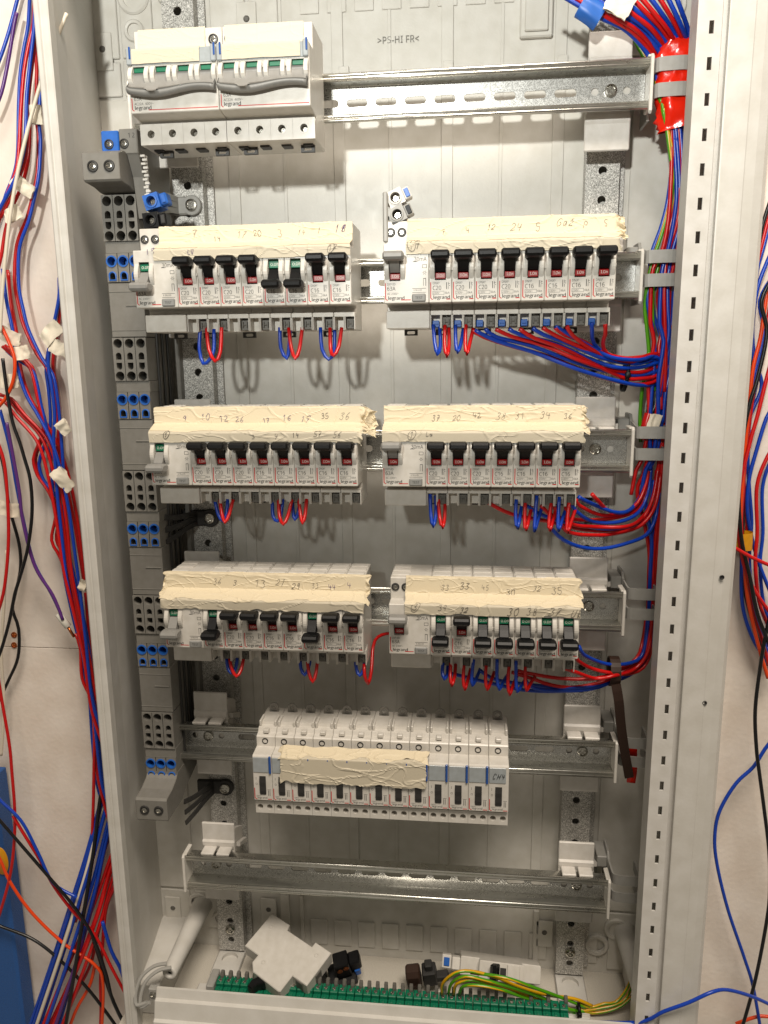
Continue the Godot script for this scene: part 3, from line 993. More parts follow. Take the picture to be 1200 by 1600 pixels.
	for x in [-4.4, 4.4]:
		lathe(st, [Vector2(0, -0.4), Vector2(2.2, -0.4), Vector2(2.5, 0.9), Vector2(3.4, 0.7), Vector2(3.6, 0)], Vector3(x, 33, 44), Vector3(0, 0, 1), 16)
	B.collar = done(st, "dark_plastic")
	st = st_new()
	for x in [-4.4, 4.4]:
		screw_shape(st, Vector3(x, 33, 43.9), 2.1, 0.9)
	B.top_screw = done(st, "screw_metal")

func place_mcb(x: float, y: float, on: bool, cap: String, label: String, group: String, clip: bool) -> void:
	var t := thing("circuit_breaker", label, "circuit breaker", group, Vector3(x, y, 0))
	put(B.body, "body", t)
	put(B["lever_%s" % on], "lever", t)
	var f := put(B["flag_%s" % on], "indicator", t)
	put(B["flag_text_%s" % on], "indicator_lettering", f)
	put(B["print_%s" % cap], "lettering", t)
	put(B.symbol, "printed_symbol", t)
	put(B.mark, "red_line", t)
	put(B.insert, "terminal", t)
	if y > -150.0 and x > 190.0:
		put(B.blue_screw, "terminal_screw", t)
	if clip:
		put(B.clip, "rail_clip", t)

func place_rcd(x: float, y: float, on: bool, label: String, bare_top: bool) -> void:
	var t := thing("residual_current_device", label, "breaker", "residual current devices at the head of each breaker group", Vector3(x, y, 0))
	put(B.rcd_body, "body", t)
	put(B["grey_lever_%s" % on], "lever", t)
	var f := put(B["flag_%s" % on], "indicator", t)
	put(B["flag_text_%s" % on], "indicator_lettering", f)
	put(B.rcd_print, "lettering", t)
	put(B.rcd_symbol, "printed_symbol", t)
	put(B.rcd_mark, "red_line", t)
	put(B.rcd_button, "test_button", t)
	put(B.clip, "rail_clip", t, Vector3(9, 0, 0))
	if bare_top:
		var c := put(B.collar, "screw_collar", t)
		put(B.top_screw, "screw", c)

const GROUPS := [
	# row, side, x of the left edge, rcd on, states, ratings
	[1, "left", -6.8, false, "11110011", "20 20 20 20 16 16 16 16"],
	[1, "right", 196.9, true, "11111111", "20 20 20 20 16 16 16 16"],
	[2, "left", -4.4, false, "11111111", "20 20 20 16 16 16 16 16"],
	[2, "right", 194.0, true, "1111111", "20 20 20 16 16 16 16"],
	[3, "left", -2.2, false, "01111011", "20 20 20 16 16 16 16 16"],
	[3, "right", 198.0, true, "0100000", "16 16 16 16 16 16 16"]]

func build_breakers() -> void:
	prepare_breakers()
	for g in GROUPS:
		var y: float = -ROW * g[0]
		var where := "%s rail, %s group" % [RAILNAME[g[0]], g[1]]
		var x: float = g[2] + PITCH / 2
		place_rcd(x, y, g[3], "two-module 30mA residual current device with grey lever %s, %s" % ["up" if g[3] else "down", where], g[0] == 1 or (g[0] == 3 and g[1] == "right"))
		x += PITCH * 2
		var caps: PackedStringArray = g[5].split(" ")
		for i in g[4].length():
			var on: bool = g[4][i] == "1"
			place_mcb(x, y, on, "C" + caps[i], "%s single breaker from the left, black lever %s, %s" % [ORD[i], "up" if on else "down", where], "white circuit breakers", i % 2 == 0)
			x += PITCH

func cross_mcb() -> Array:
	return [Vector2(42.7, 40.5), Vector2(42.2, 45.2), Vector2(29.0, 46.4), Vector2(23.6, 60.4), Vector2(22.0, 61.4), Vector2(14.2, 61.2)]

func build_tapes() -> void:
	var cr := cross_mcb()
	var sp: float = 4.7 + 13.3 + 15.0
	var W := [
		["R2L", [["7", 46, 15, 6, 0], ["14", 64, 16, 5.5, 0], ["17", 83, 15, 6, 0], ["20", 97, 15, 6, 0], ["3", 117, 15, 6, 0], ["14", 133, 14, 5, 0], ["1", 149, 13, 5, 0], ["1#", 163, 14, 6, 1], ["19", 12, 38, 5, 1], ["LV", 46, 39, 5, 1], ["(17", 160, 38, 5, 0]]],
		["R2R", [["7", 45, 16, 5, 0], ["4", 64, 16, 5, 0], ["12", 80, 15, 5.5, 0], ["24", 98, 15, 6, 0], ["5", 118, 15, 6, 0], ["Gaz", 133, 14, 6, 0], ["P", 153, 15, 6, 0], ["S", 170, 14, 6, 0], ["(17", 20, 38, 6, 0]]],
		["R3L", [["9", 26, 16, 5, 1], ["10", 42, 16, 5.5, 1], ["12", 58, 16, 6, 1], ["26", 72, 17, 6, 1], ["17", 96, 17, 5.5, 1], ["16", 113, 17, 6, 1], ["17", 128, 17, 6, 1], ["35", 146, 14, 6, 0], ["36", 161, 14, 6, 0], ["(1", 14, 39, 5, 0], ["3", 90, 39, 5, 0], ["4", 108, 39, 5, 0], ["14", 124, 39, 5, 0], ["57", 142, 38, 5, 0], ["56", 158, 38, 5, 0]]],
		["R3R", [["37", 40, 16, 6, 0], ["20", 57, 16, 6, 0], ["42", 74, 15, 6, 0], ["38", 92, 15, 6, 0], ["31", 108, 15, 6, 0], ["34", 128, 15, 6, 0], ["36", 147, 15, 6, 0], ["(1", 22, 38, 6, 0], ["La", 36, 38, 5, 0]]],
		["R4L", [["36", 42, 15, 6, 0], ["3", 60, 14, 6, 0], ["13", 80, 16, 6.5, 0], ["21", 98, 15, 6, 0], ["29", 113, 16, 6, 0], ["33", 131, 15, 6.5, 0], ["44", 146, 17, 6, 1], ["4", 163, 16, 6, 1]]],
		["R4R", [["33", 44, 15, 6, 0], ["33", 60, 15, 6, 0], ["45", 79, 14, 6, 0], ["30", 100, 19, 6, 0], ["32", 122, 15, 6, 0], ["35", 138, 16, 6.5, 0], ["(3", 20, 39, 6, 0], ["39", 42, 39, 6, 0], ["32", 60, 40, 6, 0], ["30", 100, 41, 6.5, 0], ["38", 116, 41, 6.5, 0], ["37", 134, 41, 6.5, 0], ["Uk", 152, 41, 6, 0]]]]
	var shape := [[17.5, 0.0, 0.0, 1.0, 2.0, 0.0], [17.5, 0.0, 9.0, 1.0, 2.0, 0.0], [0.5, 0.5, 4.0, 1.0, 2.5, 12.0], [0.0, 0.0, 7.0, 1.0, 2.5, 0.0], [-0.5, 4.0, 0.0, 1.1, 5.0, 5.0], [14.0, 0.5, 3.0, 1.1, 5.0, 0.0]]
	for i in 6:
		var g: Array = GROUPS[i]
		var n: int = g[4].length() + 2
		var x0: float = g[2]
		var words := []
		for w in W[i][1]:
			words.append([w[0], x0 + w[1], w[2], w[3], "purple_ink" if w[4] else "pencil"])
		tape_thing("cream masking tape with handwritten numbers over the %s group of the %s rail" % [g[1], RAILNAME[g[0]]], x0 + shape[i][0], x0 + n * PITCH, -ROW * g[0], cr, sp, shape[i][1], shape[i][2] + shape[i][5], shape[i][3], shape[i][4], i + 1.0, words)
	# row 1: one piece on each main switch
	var c1 := [Vector2(41.9, 44.6), Vector2(24.5, 45.4), Vector2(23.0, 60.6), Vector2(21.5, 61.4), Vector2(12.0, 61.4)]
	tape_thing("cream masking tape on the left main switch of the topmost rail", 4, 58, 0, c1, 17.4, 0, 0, 0.35, 0.8, 21.0, [], "tape pieces on main switches")
	tape_thing("cream masking tape on the right main switch of the topmost rail", 74, 136, 0, c1, 17.4, 0, 0, 0.35, 0.8, 27.0, [], "tape pieces on main switches")
	# row 5: a ragged strip over the label windows
	var c5 := [Vector2(27.5, 47.6), Vector2(22.8, 60.8), Vector2(21.8, 61.6), Vector2(-2.0, 62.4)]
	tape_thing("crumpled cream masking tape stuck across the white switch modules on the fifth rail", 99, 229, -ROW * 4, c5, 13.0, 4, 4, 1.5, 8.0, 31.0, [], "")

# ---------------------------------------------------------------- main switches on the topmost rail
func build_main_switches() -> void:
	for m in 2:
		var x0: float = 0.2 + m * 71.3
		var w := 71.0
		var t := thing("main_switch", "%s four-pole main switch with wide grey handle, topmost rail" % ["left", "right"][m], "switch", "four-pole main switches", Vector3(x0, 0, 0))
		var st := st_new()
		var o := [Vector2(0.6, 41.5), Vector2(43.4, 41.5), Vector2(44, 40.9), Vector2(44, 22.5), Vector2(59.4, 22.5), Vector2(60, 21.9)]
		var o2 := [Vector2(60, -21.9), Vector2(59.4, -22.5), Vector2(40, -24.5), Vector2(37, -26.0), Vector2(37, -41.5), Vector2(0.6, -41.5)]
		var win := [Vector2(60, 10.5), Vector2(52, 10), Vector2(52, -7), Vector2(60, -7.5)]
		var xa := 0.0
		for i in 4:
			var c := 8.9 + i * 17.75
			prism(st, o + o2, xa, c - 4.6, 0.55 if i == 0 else 0.0, 0.0)
			prism(st, o + win + o2, c - 4.6, c + 4.6, 0, 0)
			xa = c + 4.6
			for s in [-1, 1]:
				var a: float = c + (4.7 if s > 0 else -8.2)
				prism(st, arc_outline(-4.6, 11.2, 60, 4.2), a, a + 3.5, 0.4, 0.4)
		prism(st, o + o2, xa, w, 0, 0.55)
		# lower terminal shroud with deep screw holes
		for i in 4:
			var c := 8.9 + i * 17.75
			cell(st, i * 17.75 + 0.06, (i + 1) * 17.75 - 0.06, -41.5, -26, 44, Vector2(c, -33.5), ring2(3.0, 16), 6.8, false)
			sides(st, i * 17.75 + 0.06, (i + 1) * 17.75 - 0.06, -41.5, -26, 37, 44)
			# upper terminal openings stay closed under the tape apart from the bare end
		part(st, "body", "plastic", t)
		for i in 4:
			var c := 8.9 + i * 17.75
			st = st_new()
			screw_shape(st, Vector3(c, -33.5, 37), 2.8, 2.6)
			part(st, "terminal_screw", "screw_metal", t)
			st = st_new()
			box(st, Vector3(c - 4.4, 6.4, 52), Vector3(c + 4.4, 10.0, 59.4), 0.5)
			var f := part(st, "indicator", "green_flag", t)
			st = st_new()
			box(st, Vector3(c - 4.0, -43.0, 20), Vector3(c + 4.0, -41.2, 30), 0.4)
			part(st, "cable_entry", "dark_plastic", t)
		for k in ([0, 3] if m == 0 else [0, 3]):
			put(B.clip, "rail_clip", t, Vector3(8.9 + k * 17.75 + (5 if k == 0 else -1), -0.6, 14))
		# upper screws not covered by the tape
		for xx in ([64.0] if m == 0 else [5.5]):
			st = st_new()
			lathe(st, [Vector2(0, -0.2), Vector2(2.5, -0.2), Vector2(2.9, 1.0), Vector2(3.7, 0.8), Vector2(4, 0)], Vector3(xx, 33, 44), Vector3(0, 0, 1), 18)
			var cl := part(st, "screw_collar", "dark_plastic", t)
			st = st_new()
			screw_shape(st, Vector3(xx, 33, 43.9), 2.2, 1.0)
			part(st, "screw", "screw_metal", cl)
		# label window with blue clip ends
		st = st_new()
		box(st, Vector3(2, 11.6, 59.8), Vector3(w - 2, 22.3, 60.6), 0.3)
		part(st, "label_window", "label_window", t)
		for xx in [-0.5, w - 5.0]:
			st = st_new()
			box(st, Vector3(xx + 0.5, 11.4, 60), Vector3(xx + 4.6, 23.5, 62.4), 0.8)
			part(st, "window_clip", "label_window", t)
			st = st_new()
			box(st, Vector3(xx + 2.8, 15.4, 61), Vector3(xx + 4.2, 24.2, 62.9), 0.5)
			part(st, "window_clip", "blue_clip", t)
		# the wavy grey handle: slices whose lower edge swings
		st = st_new(true)
		var n := 26
		var prev := []
		for i in n + 1:
			var u := float(i) / n
			var x := 1.2 + u * (w - 2.6)
			var dip := -1.6 * sin(u * TAU - 0.4) * (1.0 if m == 0 else 1.0)
			var ring := []
			for p in [[55, 6.0, 0], [60.4, 6.0, 0], [61.2, 2.5, 0], [62.4, -1.5, 0.1], [65.5, -4.6, 0.5], [68.6, -6.6, 1], [69.4, -8.0, 1], [68.2, -10.2, 1.3], [65, -11.0, 1.3], [61.5, -9.6, 1], [55, -7, 0]]:
				ring.append(Vector3(x, p[1] + dip * p[2], p[0]))
			if i > 0:
				for k in ring.size():
					var j := (k + 1) % ring.size()
					var mid: Vector3 = (ring[k] + ring[j]) * 0.5 - Vector3(x, -3.5, 66)
					face(st, [prev[k], prev[j], ring[j], ring[k]], mid)
			if i == 0 or i == n:
				face(st, ring, Vector3(-1 if i == 0 else 1, 0, 0))
			prev = ring
		part(st, "handle", "lever_grey", t)
		var tx := text_st()
		letter(tx, "63A", Vector3(3.4, -13.4, 60), 2.6)
		letter(tx, "AC22A  400V~", Vector3(3.4, -16.6, 60), 1.8)
		letter(tx, "legrand", Vector3(3.6, -20.8, 60), 2.6, 1.12)
		letter(tx, "legrand", Vector3(3.8, -20.75, 60.01), 2.6, 1.12)
		put(done_text(tx, "ink"), "lettering", t)
		st = st_new()
		mark_line(st, 1.2, -20.8, -11.5, 3.2)
		box(st, Vector3(14.6, -20.5, 59.7), Vector3(w - 1.0, -19.9, 60.07), 0.02)
		part(st, "red_line", "red_mark", t)

# ---------------------------------------------------------------- thirteen narrow switch modules on the fifth rail
func build_modules() -> void:
	var hw := PITCH / 2 - 0.12
	var st := st_new()
	var o := [Vector2(0.6, 41.0), Vector2(30, 41.0), Vector2(31, 38.5), Vector2(36, 37.5), Vector2(37.5, 34.5), Vector2(43, 33.5), Vector2(44, 32.5), Vector2(44.4, 23.6), Vector2(58.5, 22.5), Vector2(59.4, 21.9), Vector2(60, 21.0)]
	var o2 := [Vector2(60, -21.9), Vector2(59.4, -22.5), Vector2(51, -23.5), Vector2(50, -24.5), Vector2(50, -37.6), Vector2(0.6, -37.6)]
	var win := [Vector2(60, 2.0), Vector2(55, 2.0), Vector2(55, -16.5), Vector2(60, -16.5)]
	prism(st, o + o2, -hw, -3.0, 0.5, 0.0)
	prism(st, o + win + o2, -3.0, 3.0, 0, 0)
	prism(st, o + o2, 3.0, hw, 0.0, 0.5)
	for s in [-1, 1]:
		cell(st, (-hw if s < 0 else 0.0), (0.0 if s < 0 else hw), -37.6, -25.4, 56.0, Vector2(s * 4.4, -31.4), ring2(2.7, 14), 5.9, false)
	sides(st, -hw, hw, -37.6, -25.4, 50, 56.0)
	# ribs round the upper terminal
	box(st, Vector3(-hw + 0.6, 38.2, 20), Vector3(-hw + 2.6, 43.5, 34), 0.5)
	box(st, Vector3(hw - 2.6, 38.2, 20), Vector3(hw - 0.6, 43.5, 34), 0.5)
	box(st, Vector3(-2.4, 35.0, 36), Vector3(2.4, 38.4, 42.0), 0.5)
	var body := done(st, "plastic")
	st = st_new()
	lathe(st, [Vector2(0, -1.2), Vector2(1.9, -1.2), Vector2(2.2, 0.5), Vector2(2.8, 0.4), Vector2(3.0, -0.2)], Vector3(-0.5, 28.5, 44.2), Vector3(0, 0.04, 1), 14)
	var hole := done(st, "black")
	st = st_new()
	box(st, Vector3(-hw + 0.5, 6.0, 59.8), Vector3(hw - 2.6, 20.6, 60.7), 0.3)
	var window := done(st, "label_window")
	st = st_new()
	box(st, Vector3(hw - 2.4, 5.0, 59.8), Vector3(hw - 0.3, 22.2, 61.8), 0.6)
	var clip := done(st, "blue_clip")
	st = st_new()
	prism(st, [Vector2(54, -15.5), Vector2(60.8, -15.8), Vector2(61.6, -12), Vector2(61.2, -8), Vector2(61.6, -3.5), Vector2(60.8, 1.4), Vector2(54, 1.4)], -2.9, 2.9, 0.5, 0.5)
	var slider := done(st, "dark_plastic")
	var tx := text_st()
	letter(tx, "legrand", Vector3(-5.4, -21.4, 60), 2.0, 1.0)
	letter(tx, "230V~", Vector3(-6.6, -18.6, 60), 1.2)
	letter(tx, "I", Vector3(-6.4, -1.5, 60), 2.0)
	letter(tx, "O", Vector3(-6.6, -7.0, 60), 2.0)
	var pr := done_text(tx, "ink")
	st = st_new()
	for r in [[4.8, 5.3, -17.5, -12.2], [6.2, 6.6, -17.5, -12.2], [4.2, 7.4, -11.6, -11.3]]:
		box(st, Vector3(r[0], r[2], 59.7), Vector3(r[1], r[3], 60.06), 0.01)
	var sym := done(st, "ink")
	st = st_new()
	mark_line(st, -8.2, -21.3, -10.0, -5.8)
	box(st, Vector3(4.2, -21.3, 59.7), Vector3(8.0, -20.6, 60.07), 0.02)
	var mark := done(st, "red_mark")
	st = st_new()
	lathe(st, [Vector2(2.2, 0), Vector2(2.2, 1.6), Vector2(4.6, 1.6), Vector2(4.6, 0)], Vector3(0, 45.5, 8), Vector3(0, 0, 1), 16)
	cbox(st, Vector3(0, 40.5, 8.8), Vector3(9.2, 6, 1.6), 0.3)
	var eye := done(st, "terminal_grey")
	for i in 13:
		var t := thing("switch_module", "%s white narrow switch module from the left on the fifth rail" % ORD[i], "switch module", "white switch modules on the fifth rail", Vector3(71.6 + PITCH * (i + 0.5), -ROW * 4, 0))
		put(body, "body", t)
		put(window, "label_window", t)
		if i < 12: put(clip, "window_clip", t)
		put(slider, "slider", t)
		put(pr, "lettering", t)
		put(sym, "printed_symbol", t)
		put(mark, "red_line", t)
		put(hole, "terminal_hole", t)
		put(eye, "rail_clip", t)
		if i == 12:
			var tp := {"x0": -8.0, "x1": 8.0, "cross": [Vector2(20, 60.8), Vector2(6, 60.8)], "len": 14.0, "left": 0.0, "right": 0.0, "amp": 0.0, "seed": 3.0, "wavy": 0.0}
			st = st_new(true)
			scribble(st, tp, "CH4", -6.2, 9.0, 5.0)
			part(st, "handwriting", "ink", t)

# ---------------------------------------------------------------- the upright distribution block at the left
func build_column() -> void:
	var t := thing("distribution_block", "tall grey upright distribution block with rows of round terminal holes", "terminal block")
	var x0 := -50.5
	var x1 := -19.0
	var st := st_new()
	var o := [Vector2(-42, -42), Vector2(34, -42)]
	for p in [[40, -44], [45, -46], [45, -66], [43, -67.5], [27, -68.5], [18, -70.5], [13.5, -70.9], [-8, -71.0], [-8, -612], [13.5, -612.1], [18, -617], [30, -621.5], [43, -623], [45, -625], [45, -645], [43, -647], [6, -647], [-8, -640], [-42, -632]]:
		o.append(Vector2(p[0], p[1]))
	prism(st, o, x0, x1, 0.6, 0.6)
	var body := part(st, "body", "terminal_grey", t)
	for i in 5:
		var cy := -91.0 - i * 119.0
		st = st_new()
		var w := (x1 - x0) / 3.0
		var hs := [[11.6, 7.8, 0], [2.7, 7.6, 1], [-6.2, 7.2, 2], [-14.2, 9.6, 0]]
		var tops := [18.5, 7.2, -1.6, -10.4, -19.0]
		for r in 4:
			for k in 3:
				var c := Vector2(x0 + w * (k + 0.5), cy + hs[r][0] + (2.0 if r == 0 else 0.0) - (0.6 if r == 3 else 0.0))
				var h: PackedVector2Array = ring2(4.1, 16) if hs[r][2] == 0 else d2(5.2, 6.2, hs[r][2] == 1)
				cell(st, x0 + w * k + 0.25, x0 + w * (k + 1) - 0.25, cy + tops[r + 1], cy + tops[r], 16.2, c, h, 15.0, false)
		sides(st, x0 + 0.25, x1 - 0.25, cy + tops[4], cy + tops[0], -8.0, 16.2)
		part(st, "terminal_plate", "terminal_grey", t)
		# metal clamps in the round holes
		st = st_new()
		for r in [0, 3]:
			for k in 3:
				screw_shape(st, Vector3(x0 + w * (k + 0.5), cy + hs[r][0] + (2.0 if r == 0 else -0.6), 2.0), 2.6, 2.0)
		part(st, "clamp_screw", "insert", t)
		st = st_new()
		box(st, Vector3(x0 + 0.6, cy - 18.6, -7.9), Vector3(x1 - 0.6, cy + 18.1, 1.4), 0.2)
		box(st, Vector3(x0 + 0.6, cy - 52.4, -7.9), Vector3(x1 - 0.6, cy - 29.6, 1.6), 0.2)
		part(st, "contact_bed", "black", t)
		# plain covers between the terminal fields
		for q in [[cy - 29.2, cy - 19.4], [cy - 99.8, cy - 53.6]]:
			if q[1] > -608.0:
				st = st_new()
				box(st, Vector3(x0, max(q[0], -611.5), -8.0), Vector3(x1, q[1], 14.6), 0.4)
				part(st, "cover", "terminal_grey", t)
		# blue neutral terminals
		var by := cy - 41.0
		st = st_new()
		var blue := st_new()
		for k in 3:
			var bx := x0 + w * (k + 0.5)
			cell(st, x0 + w * k + 0.3, x0 + w * (k + 1) - 0.3, by - 2.0, by + 12.0, 15.4, Vector2(bx, by + 5.4), ring2(4.3, 16), 13.5, false)
			cell(st, x0 + w * k + 0.3, x0 + w * (k + 1) - 0.3, by - 12.0, by - 2.0, 15.4, Vector2(bx, by - 7.0), d2(5.4, 6.2, true), 13.5, false)
			lathe(blue, [Vector2(3.7, -9), Vector2(3.7, 0.8), Vector2(4.9, 0.8), Vector2(5.0, -0.2)], Vector3(bx, by + 5.4, 15.4), Vector3(0, 0, 1), 18)
			var loop := []
			for q in d2(6.0, 6.8, true):
				loop.append(Vector3(bx + q.x, by - 7.0 + q.y, 15.6))
			loop.append(loop[0])
			tube(blue, loop, 0.75, 6)
			box(blue, Vector3(bx - 3.4, by + 2.0, 0), Vector3(bx + 3.4, by + 8.8, 4.4), 0.4)
		part(blue, "blue_terminal", "blue_plastic", t)
		sides(st, x0 + 0.3, x1 - 0.3, by - 12.2, by + 12.2, -8.0, 15.3)
		cbox(st, Vector3(x1 - 9, by - 32, 14.8), Vector3(15, 1.2, 1.2), 0.3)
		part(st, "terminal_bed", "terminal_grey", t)
		for k in (2 if i < 4 else 0):
			st = st_new()
			box(st, Vector3(x0 + 0.2, by - 20.5 - k * 33.0, 14.2), Vector3(x1 - 0.2, by - 19.7 - k * 33.0, 15.0), 0.2)
			part(st, "seam_bead", "terminal_grey", t)
	# screw terminals at both ends
	for y in [-56.0, -635.0]:
		for x in [-41.5, -27.5]:
			st = st_new()
			lathe(st, [Vector2(0, -0.3), Vector2(3.0, -0.3), Vector2(3.4, 1.2), Vector2(4.4, 1.0), Vector2(4.8, 0)], Vector3(x, y, 45), Vector3(0, 0, 1), 18)
			var c := part(st, "screw_collar", "dark_plastic", t)
			st = st_new()
			screw_shape(st, Vector3(x, y, 44.9), 2.7, 1.4)
			part(st, "screw", "screw_metal", c)
	# top pieces: blue and grey feed blocks with their screws
	st = st_new()
	box(st, Vector3(-39.5, -42, 8), Vector3(-24.6, -25.5, 30), 0.8)
	var bb := part(st, "feed_block", "blue_plastic", t)
	st = st_new()
	box(st, Vector3(-24.2, -44, 8), Vector3(-8.5, -24.5, 30), 0.8)
	prism(st, [Vector2(-40, -30), Vector2(29, -30), Vector2(29, -44), Vector2(20, -60), Vector2(14, -92), Vector2(-40, -92)], -18.8, -9.0, 0.5, 0.5)
	var gb := part(st, "feed_block", "terminal_grey", t)
	for q in [[-33.0, bb], [-20.0, gb]]:
		st = st_new()
		lathe(st, [Vector2(0, -0.3), Vector2(2.6, -0.3), Vector2(3.0, 1.0), Vector2(3.8, 0.8), Vector2(4.1, 0)], Vector3(q[0], -36, 30), Vector3(0, 0, 1), 18)
		part(st, "screw_collar", "dark_plastic", q[1])
		st = st_new()
		screw_shape(st, Vector3(q[0], -36, 29.9), 2.4, 1.3)
		part(st, "screw", "screw_metal", q[1])
	var tx := text_st()
	letter(tx, "1 2", Vector3(-16.0, -31.5, 30.02), 3.6, 0.9)
	put(done_text(tx, "ink"), "lettering", gb)
	# dark fins and side brackets that reach the mounting strip
	for y in [-72.0, -366.5, -662.0]:
		st = st_new()
		box(st, Vector3(-22, y - 8, -47), Vector3(12, y + 8, -42.5), 1.5)
		lathe(st, [Vector2(0, 4.4), Vector2(8.4, 4.4), Vector2(9, 3.6), Vector2(9, 0)], Vector3(9, y, -46.6), Vector3(0, 0, 1), 20)
		for k in 3:
			band(st, smooth_path([Vector3(-19, y - 14 + k * 12, 2), Vector3(-14, y - 11 + k * 9, -12), Vector3(-8, y - 6 + k * 6, -28), Vector3(-4, y - 5 + k * 5, -43)], 5.0), Vector3(0, 1, 0), 5, 1.6)
		var br := part(st, "bracket", "dark_plastic" if y < -100 else "clip_grey", t)
		st = st_new()
		screw_shape(st, Vector3(9, y, -42.2), 5.6, 2.6)
		part(st, "screw", "screw_metal", br)
	st = st_new()
	for k in 3:
		box(st, Vector3(-18.9, -606, -8 - k * 12), Vector3(-17.2, -100, -5 - k * 12), 0.4)
	part(st, "side_fin", "dark_plastic", t)
	st = st_new()
	box(st, Vector3(-14, -640, BACK + 1), Vector3(-9.8, -104, -38), 0.6)
	part(st, "side_cover", "terminal_grey", t)
	# toothed strap beside the top
	st = st_new()
	for k in 17:
		cbox(st, Vector3(-7.2 + (k % 2) * 1.4, -44.5 - k * 3.0, 24 - k * 0.4), Vector3(4.2, 1.9, 2.2), 0.3)
	cbox(st, Vector3(-6.6, -69, 20), Vector3(3.0, 51, 1.2), 0.3)
	var s := single(st, "toothed_strap", "white_clip", "white toothed strap hanging beside the upright distribution block", "strap")

# ---------------------------------------------------------------- loose terminals above two devices
func terminal_block(called: String, m: String, label: String, at: Vector3, turn: float, tip: String) -> void:
	var t := thing(called, label, "terminal", "", at)
	t.rotation = Vector3(0, 0, turn)
	var st := st_new()
	cell(st, -6.5, 6.5, -6, 6, 8, Vector2(0, 0), ring2(4.0, 18), 6.0)
	sides(st, -6.5, 6.5, -6, 6, -9, 8)
	box(st, Vector3(6.4, -4.6, -6), Vector3(12.5, 4.6, 5), 0.8)
	box(st, Vector3(-8.2, -2.6, -4), Vector3(-6.2, 2.6, 4), 0.5)
	part(st, "housing", m, t)
	st = st_new()
	lathe(st, [Vector2(3.9, 0), Vector2(4.0, 1.3), Vector2(5.2, 1.2), Vector2(5.4, 0)], Vector3(0, 0, 8), Vector3(0, 0, 1), 20)
	part(st, "collar", m, t)
	st = st_new()
	screw_shape(st, Vector3(0, 0, 2.1), 3.2, 2.6)
	part(st, "screw", "screw_metal", t)
	st = st_new()
	box(st, Vector3(8.0, -3.4, 5), Vector3(11.6, 3.4, 6.2), 0.4)
	part(st, "key", tip, t)

